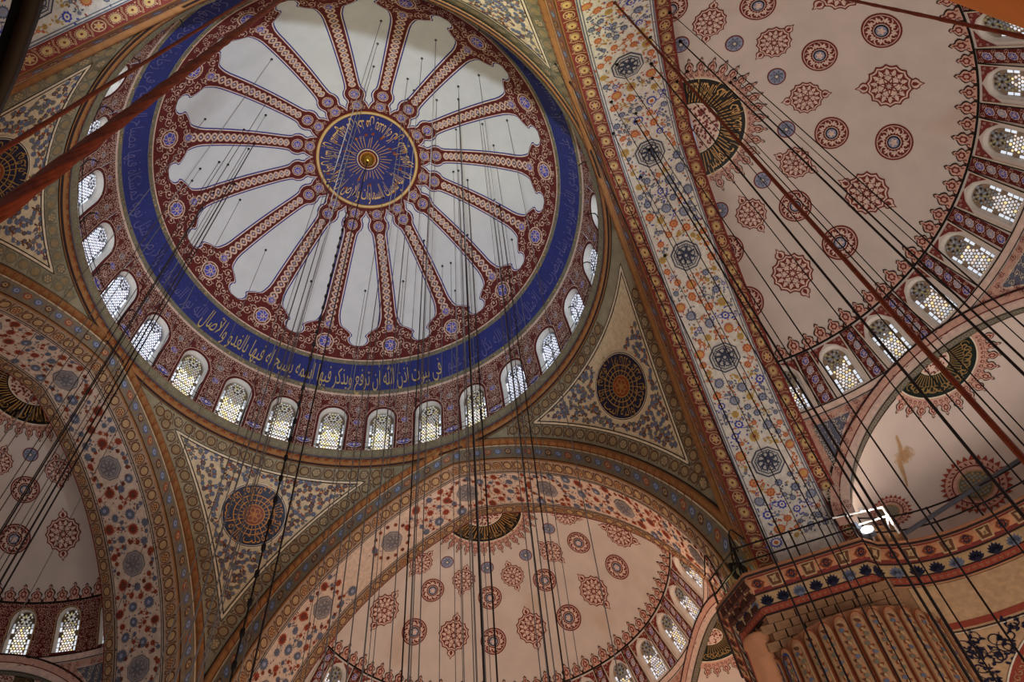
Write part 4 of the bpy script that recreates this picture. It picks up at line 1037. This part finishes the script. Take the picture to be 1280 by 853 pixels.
for q in (0, 1, 2):
    b = MB(); b.grid([[tuple(quad(q, (x, y, z))) for x, y in offs(PATH, sg_ * d)] for d, z in GPROF])
    g = b.build('trim_%d' % (q + 2), MAT['peach'], None, False, kind='structure', label=gal_lab[q])
    w = MB(); w.grid([[tuple(quad(q, (x, y, z))) for x, y in offs(PATH, sg_ * d)] for d, z in ((.62, 20.47), (.62, 18.9), (.64, 15.0), (.64, 9.0), (.64, 0.0))])
    w.build('pier_wall', MAT['stone'], g)
    if q: continue
    GS = Gal(q); p = Paint(GS); L = plen[-1]; n = 260; xs = [L * i / n for i in range(n + 1)]
    st = lambda a, b_, c, l: p.put(Sk().strip([(x, a) for x in xs], [(x, b_) for x in xs], c, l), lift=.015)
    st(21.80, 21.84, 'darkline', 1); st(21.26, 21.78, 'red2', 0); st(21.20, 21.25, 'darkline', 1); st(20.80, 21.19, 'tan', 0); st(20.52, 20.76, 'red3', 0); st(20.76, 20.79, 'darkline', 1); st(20.49, 20.52, 'darkline', 1)
    m = round(L / .62); stp = L / m
    for i in range(m):
        u = (i + .5) * stp
        if i % 2: p.put(Sk().fan([(-.22, -.22), (.22, -.22), (.28, .2), (-.28, .2)], 'tan', 1).fan([(-.17, -.18), (.17, -.18), (.22, .15), (-.22, .15)], 'brown', 2).leaf(-.1, -.1, .7, .3, .14, 'tan', 3).leaf(.1, -.1, 2.3, .3, .14, 'tan', 3), 0, u, 21.52)
        else: p.put(M_EYE, 0, u, 21.5, 0, .26, .4, pal={'A': 'brown', 'B': 'orange2'}, lay=1); p.put(M_FL, 0, u, 21.5, 0, .12, pal={'A': 'navy', 'B': 'rust'}, lay=4)
        s = Sk()
        for a in (-1.15, -.75, -.38, 0, .38, .75, 1.15): s.leaf(0, 0, pi / 2 + a, .36 - .06 * abs(a), .15, 'A', 1)
        s.disc(0, 0, .09, 'A', 2, 8); p.put(s, 0, u, 20.83, pal={'A': 'navy' if i % 3 else 'slate'})
        for j in range(3): p.put(M_SCR, 0, u + (j - 1) * stp / 3, 20.64, j * 2, .07, pal={'B': 'tan'}, lay=1)
    p.build('painted_frieze', g, kind='stuff')
    MB().box((17.0, 12.05, 22.5), (1.0, 1.0, 1.1), .4).build('jamb_block', MAT['stone'], g)
    # corbel under the chamfered corner
    cb = MB(); c0 = np.array([11.15, 11.15]); dn = np.array([.7071, .7071]); tn = np.array([.7071, -.7071])
    for z0, z1, d, hw, nn in ((21.42, 21.78, .10, .86, 5), (21.08, 21.42, .26, .78, 4), (20.74, 21.08, .44, .66, 3), (20.42, 20.74, .62, .5, 2), (20.2, 20.42, .76, .42, 1)):
        c = c0 + dn * (d + .5); cb.box((c[0], c[1], (z0 + z1) / 2 + .03), (1.0, hw * 2 - .08, z1 - z0 - .06), pi / 4)
        for i in range(nn):
            c = c0 + dn * (d + .02) + tn * (hw * (2 * (i + .5) / nn - 1)); cb.box((c[0], c[1], (z0 + z1) / 2), (.16, hw * 2 / nn * .72, z1 - z0), pi / 4)
    cb.build('corbel', mat('dark_red_corbel', lin('4a2a20'), noise=.3, nscale=6), g, label='dark red stepped corbel')
    col = MB(); rows = []
    for z, r in ((19.95, .46), (19.8, .5), (19.7, .42), (9, .42), (0, .42)): rows.append([(11.45 + r * cos(t * 2 * pi / 20), 11.45 + r * sin(t * 2 * pi / 20), z) for t in range(20)])
    col.grid(rows, True).build('corner_shaft', MAT['peach'], g, True)
    # ashlar blocks between cornice and flutes, running bond on the pier face
    MB().box((14.15, 11.20, 19.7), (4.3, .16, 1.6)).build('mortar_bed', MAT['joint'], g)
    bl = None; rnd = random.Random(9)
    for row in range(5):
        z = 20.30 - row * .34; x = 12.0 - (row % 2) * .3
        while x < 16.2:
            wd = rnd.uniform(.42, .68); x1 = min(x + wd, 16.3)
            if bl is None: bl = mesh('stone_block', MB().box((0, 0, 0), (1, 1, 1)).v, MB().box((0, 0, 0), (1, 1, 1)).f)
            o = link('stone_block', bl, MAT['stone'], g); o.location = ((x + x1) / 2, 11.10 + rnd.uniform(-.012, .012), z); o.scale = (x1 - x - .045, .10, .30); x = x1
    # fluted shaft of the pier
    PC = (14.32, 13.47); PR = 3.22; NF = 40
    fl = None
    sh = MB(); sh.grid([[(PC[0] + (PR - .04) * cos(t * 2 * pi / 80), PC[1] + (PR - .04) * sin(t * 2 * pi / 80), z) for t in range(80)] for z in (19.2, 9, 0)], True)
    sh.build('pier_shaft', MAT['peach'], g, True)
    for i in range(NF):
        a = 2 * pi * (i + .5) / NF
        if cos(a - radians(-105)) < -.1: continue
        class FS:
            def __call__(s, b_, u, v, o):
                x = PR + .17 * np.sqrt(np.maximum(1 - (u / .26) ** 2, 0)) + o; t = a + u / PR
                return np.stack([PC[0] + x * np.cos(t), PC[1] + x * np.sin(t), v], -1)
        F_ = FS(); hw = .25; rows = []
        for v in (0, 8, 12, 15, 17, 18.2): rows.append([tuple(F_(0, np.array([u]), np.array([v]), np.zeros(1))[0]) for u in np.linspace(-hw, hw, 9)])
        for t in np.linspace(0, pi / 2, 6)[0:]:
            h = hw * cos(t); rows.append([tuple(F_(0, np.array([u]), np.array([18.55 + .42 * sin(t)]), np.zeros(1))[0]) for u in np.linspace(-h, h, 9)])
        f = MB().grid(rows).build('flute', MAT['peach'], g, True)
        p = Paint(F_); s = Sk(); o = arch_out(.235, 10, 18.55, 18.95); s.line(o, .035, 'rust', 3); s.line(arch_out(.17, 10, 18.5, 18.82), .02, 'tan', 3)
        s.strip([(x * .66, y) for x, y in arch_out(.235, 10, 18.5, 18.8)[:17]], [(-x * .66, y) for x, y in arch_out(.235, 10, 18.5, 18.8)[:17]], 'G', 1)
        for j in range(22):
            v = 18.55 - j * .33; s.leaf(.08 * (-1) ** j, v, pi / 2 + .9 * (-1) ** j, .26, .13, 'rust' if j % 2 else 'brown', 2); s.disc(-.05 * (-1) ** j, v - .12, .075, 'slate' if j % 3 == 0 else 'olive', 3, 8); s.leaf(-.02, v - .2, -1.2, .2, .1, 'tan', 3)
        p.put(s, pal={'G': lin('a8815c') if not (i in (23, 24, 25)) else lin('3c3f63')}); p.build('painted_vine', f)
    # wall panel with vine spandrel and arch beside the pier
    U0 = plen[len(HALF) - 4]
    class GW(Gal):
        def __call__(s, a, u, v, o):
            X0 = np.interp(U0 - u, plen, [p[0] for p in PATH]); Y0 = np.interp(U0 - u, plen, [p[1] for p in PATH]); P1 = offs(PATH, sg_)
            X1 = np.interp(U0 - u, plen, [p[0] for p in P1]); Y1 = np.interp(U0 - u, plen, [p[1] for p in P1]); d = .60 - o
            return np.stack([X0 + (X1 - X0) * d, Y0 + (Y1 - Y0) * d, v], -1)
    WF = GW(0); p = Paint(WF); s = Sk()
    s.rect(0.0, 6, 10, 20.4, 'W', 0, 24, 6); s.line([(.08, 10), (.08, 18.72)], .2, 'red3', 2); s.line([(-.02 + .2 * i, 18.72 + .005 * i) for i in range(31)], .24, 'red3', 2)
    s.line([(.30, 10), (.30, 18.5)], .04, 'darkline', 3); s.line([(.30 + .2 * i, 18.5 + .004 * i) for i in range(29)], .04, 'darkline', 3); s.line([(.36, 10), (.36, 18.44)], .03, 'cream', 3); s.line([(.36 + .2 * i, 18.44 + .004 * i) for i in range(29)], .03, 'cream', 3)
    arc = lambda r: [(4.3 + r * cos(t), 14.0 + r * 1.12 * sin(t)) for t in np.linspace(pi, pi / 2 - .3, 40)]
    s.strip(arc(3.55), arc(3.95), 'red3', 3); s.line(arc(3.55), .05, 'darkline', 4); s.line(arc(3.97), .05, 'cream', 4); s.line(arc(3.48), .04, 'cream', 4)
    s.strip(arc(3.0), arc(3.44), 'olive', 3)
    rnd = random.Random(4)
    for i, (x, y) in enumerate(arc(3.22)): s.disc(x, y, .15, 'slate' if i % 2 else 'tan2', 4, 10); s.disc(x, y, .08, 'brown', 5, 8)
    for i, (x, y) in enumerate(arc(3.75)[::1]): s.spiral(x, y, .12, i, 1, .03, 'tan', 4, n=7)
    for i in range(190):
        x = rnd.uniform(.55, 4.8); y = rnd.uniform(14.0, 18.35)
        if hypot(x - 4.3, (y - 14) / 1.12) < 4.2: continue
        s.spiral(x, y, .27, rnd.uniform(0, 6), 1.0, .045, 'navy', 3, rnd.choice((1, -1)), 12)
        for j in range(3): s.leaf(x + rnd.uniform(-.25, .25), y + rnd.uniform(-.25, .25), rnd.uniform(0, 6.28), .2, .1, 'navy', 3)
    p.put(s, pal={'W': lin('c09a72')}); p.build('painted_panel', g, label='painted wall panel with dark vine scrolls and red arch border')
    ar = Sk(); pts = [(4.3 + 2.95 * cos(t), 14.0 + 2.95 * 1.12 * sin(t)) for t in np.linspace(pi, pi / 2 - .35, 40)]
    ar.strip(pts, [(x, 11.0) for x, z in pts], 'W', 3); p = Paint(WF); p.put(ar, pal={'W': lin('b9763f')}); p.build('lit_opening_sheet', g)  # orange light inside the open arch is put into this sheet's colour

# the pier beside the viewer and the hall floor
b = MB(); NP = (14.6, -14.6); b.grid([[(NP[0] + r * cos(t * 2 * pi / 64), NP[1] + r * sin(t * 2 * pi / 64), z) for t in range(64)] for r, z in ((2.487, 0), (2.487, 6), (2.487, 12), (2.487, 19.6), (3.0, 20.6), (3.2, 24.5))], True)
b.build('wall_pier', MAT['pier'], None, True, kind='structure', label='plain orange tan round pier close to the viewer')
MB().add([(-45, -45, 0), (45, -45, 0), (45, 45, 0), (-45, 45, 0)], [(0, 1, 2, 3)]).build('floor', MAT['carpet'], None, kind='structure', label='red carpeted prayer hall floor')

# ================================================================== THINGS: cables, railings, lamps
CAB_DOME = [(4.59,-7.22,46.72,0),(3.76,-6.09,47.80,0),(2.91,-4.95,48.62,0),(5.60,-4.54,47.77,0),(6.77,-5.34,46.65,0),(4.32,-3.65,48.67,0),(5.31,-1.99,48.66,0),(6.80,-2.46,47.75,0),(8.13,-2.87,46.65,0),(7.22,-0.05,47.76,0),(5.64,-0.04,48.68,0),(8.63,-0.06,46.65,0),(7.35,1.27,47.59,0),(1.66,7.12,47.69,0),(-0.97,7.16,47.75,0),(-3.31,6.75,47.54,0),(-5.95,4.84,47.43,0),(-7.39,1.98,47.45,0),(1.92,8.45,46.61,0),(-6.10,-6.23,46.56,0),(-6.70,-3.37,47.56,0),(-7.79,-3.98,46.53,0),(-1.60,-7.50,47.43,0),(-3.68,-4.84,48.44,0),(-7.22,-1.27,47.68,0),(6.35,6.46,46.24,0),(-0.66,-2.26,49.71,0),(-2.80,0.33,49.61,0),(-0.76,-0.75,49.89,0),(-1.64,1.59,49.73,0),(-0.18,2.45,49.69,0),(3.77,-2.50,49.14,0),(4.34,-2.90,48.87,0),(0.43,4.98,48.92,0),(3.81,-0.30,49.36,0),(4.37,-0.42,49.17,0),(2.23,7.09,47.61,0),(4.78,2.31,48.83,0),(3.84,5.89,47.88,0),(4.47,2.30,48.95,0),(4.17,3.96,48.62,0),(7.25,-0.64,47.67,0),(6.21,4.28,47.53,0),(1.13,5.54,48.67,1),(5.09,2.94,48.55,1),(5.76,5.27,47.33,1),(6.35,4.64,47.24,1),(6.50,-1.73,48.08,1)]
CAB_LEFT = [(-8.39,-3.65,46.14,0),(-6.95,-3.75,47.26,0),(-5.03,-4.68,47.99,0),(-3.04,-5.59,48.21,0),(-7.99,-2.43,46.83,0),(-5.43,-3.58,48.21,0),(-6.98,-2.23,47.63,1),(-5.04,-3.68,48.32,1),(-8.78,-2.06,46.23,1)]
CAB_RIGHT = [(13.94,-4.57,33.58,0),(15.14,-3.32,34.38,0),(15.21,-3.96,34.00,1),(16.04,-2.71,34.69,0),(15.35,-5.12,33.32,0),(16.72,-2.54,35.85,0),(16.70,-3.91,35.43,1),(18.28,-1.40,35.89,1),(18.49,-1.52,35.89,0),(16.17,-5.82,32.82,0),(14.31,-7.16,31.57,2),(11.86,-5.01,35.25,0),(12.15,-4.18,34.98,0),(13.48,4.05,33.92,0),(13.10,-1.54,35.07,0),(13.62,0.82,35.30,0),(13.38,-3.00,34.48,0),(14.31,-0.15,35.43,1),(14.11,-1.67,35.02,1),(14.19,-2.03,34.92,0)]

ZCH = 4.7
hook = None
def cable(x, y, z, w, label, group, m='cable'):
    global hook
    r = (.013, .026, .036)[w]; o = MB().tube([(0, 0, .06), (0, 0, (ZCH - z) * .5), (0, 0, ZCH - z)], r, 6).build('hanging_cable', MAT[m], None, label=label, cat='cable', group=group); o.location = (x, y, z)
    if hook is None:
        h = MB(); h.grid([[(q * cos(t * pi / 5), q * sin(t * pi / 5), zz) for t in range(10)] for q, zz in ((.07, .05), (.07, -.02), (.03, -.08))], True); hook = mesh('ceiling_hook', h.v, h.f)
    c = link('ceiling_hook', hook, MAT['iron'], o); return o
for x, y, z, w in CAB_DOME:
    zone = 'close to the centre medallion' if hypot(x, y) < 4.6 else 'midway along the ribs' if hypot(x, y) < 7.6 else 'near the scalloped outer rim'
    cable(x, y, z, w, 'thin grey cable hung from the white main dome ' + zone if w == 0 else 'stout dark cable hanging straight down from the white main dome', 'thin cables of the main dome' if w == 0 else 'stout cables of the main dome', 'cablepale' if w == 0 else 'cable')
for x, y, z, w in CAB_LEFT:
    cable(x, y, z, w, 'thin dark cable hanging across the left arch and left semi dome' if w == 0 else 'stout dark cable hanging across the left arch', 'thin cables in front of the left arch' if w == 0 else 'stout cables in front of the left arch')
for x, y, z, w in CAB_RIGHT:
    if w == 2: cable(x, y, z, 2, 'thickest rusty brown cable running across the right semi dome and its windows', None, 'rust')
    else: cable(x, y, z, w, ('thin dark cable hung from the flowered soffit of the right arch' if hypot(x, 0) < 16.25 else 'thin dark cable hung from the right semi dome beside its black medallion') if w == 0 else ('stout dark cable hung from the flowered soffit of the right arch' if x < 16.25 else 'stout dark cable hung from the right semi dome beside its black medallion'), 'thin cables on the right' if w == 0 else 'stout cables on the right')
# beaded chain
b = MB(); b.tube([(0, 0, 0), (0, 0, ZCH - 49.5)], .03, 6); 
ch = b.build('beaded_chain', MAT['iron'], None, label='black beaded chain hanging from the main dome past the round pendentive medallion', cat='chain'); ch.location = (-2.36, 2.16, 49.5)
bead = mesh('bead', *(lambda q: (q.v, q.f))(MB().grid([[(r * cos(t * pi / 4), r * sin(t * pi / 4), z) for t in range(8)] for r, z in ((.02, .2), (.075, .1), (.075, -.1), (.02, -.2))], True)))
for i in range(38): o = link('bead', bead, MAT['iron'], ch); o.location = (0, 0, -2 - i * 1.12)
# chain that carries the lamp from the dome's centre boss
cable(0, 0, 49.45, 1, 'dark cable hanging from the gilt boss at the centre of the main dome', None)
# near ropes and the iron hoop of the chandelier over the viewer
def near(p0, p1, r, name, label, cat, a=-.12, e=1.6, strands=0, m='rust'):
    p0, p1 = Vector(p0), Vector(p1); d = p1 - p0; A = p0 + d * a; B = p0 + d * e
    root = MB().tube([A, p0, p1, B], r, 8).build(name, MAT[m], None, True, label=label, cat=cat)
    for i in range(strands):
        ph = i * 2 * pi / strands; u = d.normalized().orthogonal().normalized(); v = d.normalized().cross(u); pts = []
        for j in range(90):
            t = j / 89; q = A + (B - A) * t; a_ = ph + t * 60; pts.append(q + (u * cos(a_) + v * sin(a_)) * r * .75)
        MB().tube(pts, r * .45, 5).build('strand', MAT[m], root, True)
    return root
near((8.44, -13.433, 5.663), (7.082, -12.573, 18.738), .042, 'suspension_rope', 'thick twisted rust brown rope slanting across the left edge of the dome', 'rope', -.06, 1.9, 4)
near((6.948, -13.348, 8.674), (6.811, -12.939, 16.671), .022, 'suspension_rope', 'slim rust brown rope above the thick twisted one', 'rope', -.3, 2.6, 2)
near((14.997, -11.009, 8.576), (15.616, -10.045, 13.998), .020, 'suspension_rope', 'double brown rope passing under the orange pier corner', 'rope', -.5, 2.4, 2)
hc = Vector((7.675, -16.783, 4.6)); hr = 3.2965; rows = []
hoop = empty('chandelier_hoop', hc, label='broad black iron hoop of a low chandelier close to the viewer', cat='chandelier')
rows = []
for q in ((.0, -.05), (.034, -.035), (.034, .035), (.0, .05), (-.034, .035), (-.034, -.035), (0, -.05)):
    rows.append([((hr + q[0]) * cos(t * 2 * pi / 96), (hr + q[0]) * sin(t * 2 * pi / 96), q[1]) for t in range(96)])
MB().grid(rows, True).build('iron_ring', MAT['iron'], hoop, True)
for i in range(4):
    a = i * pi / 2 + 2.2; MB().tube([(hr * cos(a), hr * sin(a), .05), (.05 * cos(a), .05 * sin(a), 3.2)], .012, 5).build('stay', MAT['iron'], hoop)
for i in range(12):
    a = i * pi / 6 + .3; g = MB(); g.grid([[(hr * cos(a) + r * cos(t * pi / 5), hr * sin(a) + r * sin(t * pi / 5), z) for t in range(10)] for r, z in ((.03, -.05), (.07, -.14), (.085, -.24), (.05, -.31))], True); g.build('glass_cup', MAT['frame'], hoop, True)
lamp('pier_fill_lamp', 'POINT', (10.4, -10.6, 4.6), 160, (1.0, .62, .32), .3)  # added lamp, apart from the hoop, that brightens the near pier
# railing on the walkway under the dome windows
rl = empty('walkway_railing', (0, 0, 37.46), label='thin black railing with hooked posts round the walkway below the dome windows', cat='railing')
for z in (.38, .80): MB().grid([[((11.86 + a) * cos(t * 2 * pi / 140), (11.86 + a) * sin(t * 2 * pi / 140), z + b_) for t in range(140)] for a, b_ in ((.018, 0), (0, .018), (-.018, 0), (0, -.018), (.018, 0))], True).build('rail', MAT['iron'], rl)
pm = mesh('post', *(lambda q: (q.v, q.f))(MB().tube([(0, 0, 0), (0, 0, .9), (0, .0, 1.25), (-.05, .05, 1.45), (-.16, .16, 1.52), (-.28, .28, 1.42), (-.33, .33, 1.28)], .028, 5)))
for i in range(28):
    a = star_az(i) - STEP * .22; o = link('post', pm, MAT['iron'], rl); o.location = (11.86 * cos(a), 11.86 * sin(a), 0); o.rotation_euler.z = a + pi / 4
# gallery railing
rp = offs(PATH, sg_ * .10); i0 = 5; seg = rp[i0:len(HALF) + 5]
gr = empty('gallery_railing', (11.15, 11.15, 22.0), label='black iron railing along the painted gallery beside the floodlight', cat='railing')
L0 = Vector((11.15, 11.15, 22.0))
for z in (22.55, 23.25): MB().tube([Vector((x, y, z)) - L0 for x, y in seg], .035, 6).build('rail', MAT['iron'], gr)
for x, y in seg[::2] + [rp[len(HALF)], rp[len(HALF) + 1]]: MB().tube([Vector((x, y, 21.98)) - L0, Vector((x, y, 23.3)) - L0], .032, 6).build('post', MAT['iron'], gr)
for x, y, dx, dy in ((11.05, 11.45, -.5, .5), (11.55, 10.95, .7, -.2), (11.75, 10.75, .2, .5)):
    MB().tube([Vector((x + dx * t, y + dy * t, 22 + 2.4 * sin(pi * min(t * 1.35, 1.0) * .62) if t < .75 else 22 + 2.4 * sin(pi * .62) - (t - .75) * 1.6)) - L0 for t in (0, .08, .2, .35, .5, .65, .75, .9, 1.1)], .028, 6).build('hooked_stay', MAT['iron'], gr)
# tangle of wires
rnd = random.Random(8); tg = empty('cable_tangle', (11.75, 11.35, 22.0), label='tangle of black electric cable hung on the gallery corner railing', cat='cable')
for i in range(9):
    pts = []; a0 = rnd.uniform(0, 6)
    for j in range(16): t = j / 15 * 2 * pi * 1.3; pts.append((.28 * cos(t + a0) * rnd.uniform(.8, 1.1), .2 * sin(t + a0), .8 + .62 * sin(t * .9 + a0) + rnd.uniform(-.04, .04)))
    MB().tube(pts, .028, 5).build('loop', MAT['cable'], tg, True)
# floodlight with white frame
fl = empty('floodlight', (16.40, 10.74, 22.0), label='glaring white floodlight standing on the painted gallery', cat='floodlight')
MB().box((0, .14, .42), (.46, .24, .34)).build('housing', MAT['galv'], fl); MB().tube([(0, .1, 0), (0, .1, .3)], .03).build('stand', MAT['iron'], fl)
s_ = MB(); s_.grid([[(.21 * r * cos(t * pi / 10), .0 - .05 * (1 - r * r), .42 + .16 * r * sin(t * pi / 10)) for t in range(20)] for r in (1, .7, .35, .02)], True); s_.build('lens', MAT['bulb'], fl, True)
lamp('floodlight_beam', 'POINT', (16.38, 10.42, 22.62), 7, (1.0, .97, .9), .10)
fr = empty('pipe_frame', (16.4, 10.7, 22.0), label='white lacquered pipe frame beside the floodlight', cat='frame')
for i, q in enumerate((((-.9, -.12, 1.22), (.9, .2, 1.30)), ((-.2, -.04, .66), (.85, .2, .86)), ((.9, .2, 1.30), (.95, .34, .1)), ((.85, .2, .86), (.62, .2, .02)))): MB().tube(q, .035, 6).build('pipe', MAT['steel'], fr)
for x in (-.35, .15): MB().box((x, -.02, 1.26), (.12, .1, .14)).build('clamp', MAT['steel'], fr)
MB().tube([(17.55, 11.02, 22.02), (23.09, 11.60, 24.25)], .085, 8).build('leaning_pole', MAT['galv'], None, True, label='thick grey pole leaning along the gallery railing', cat='pole')
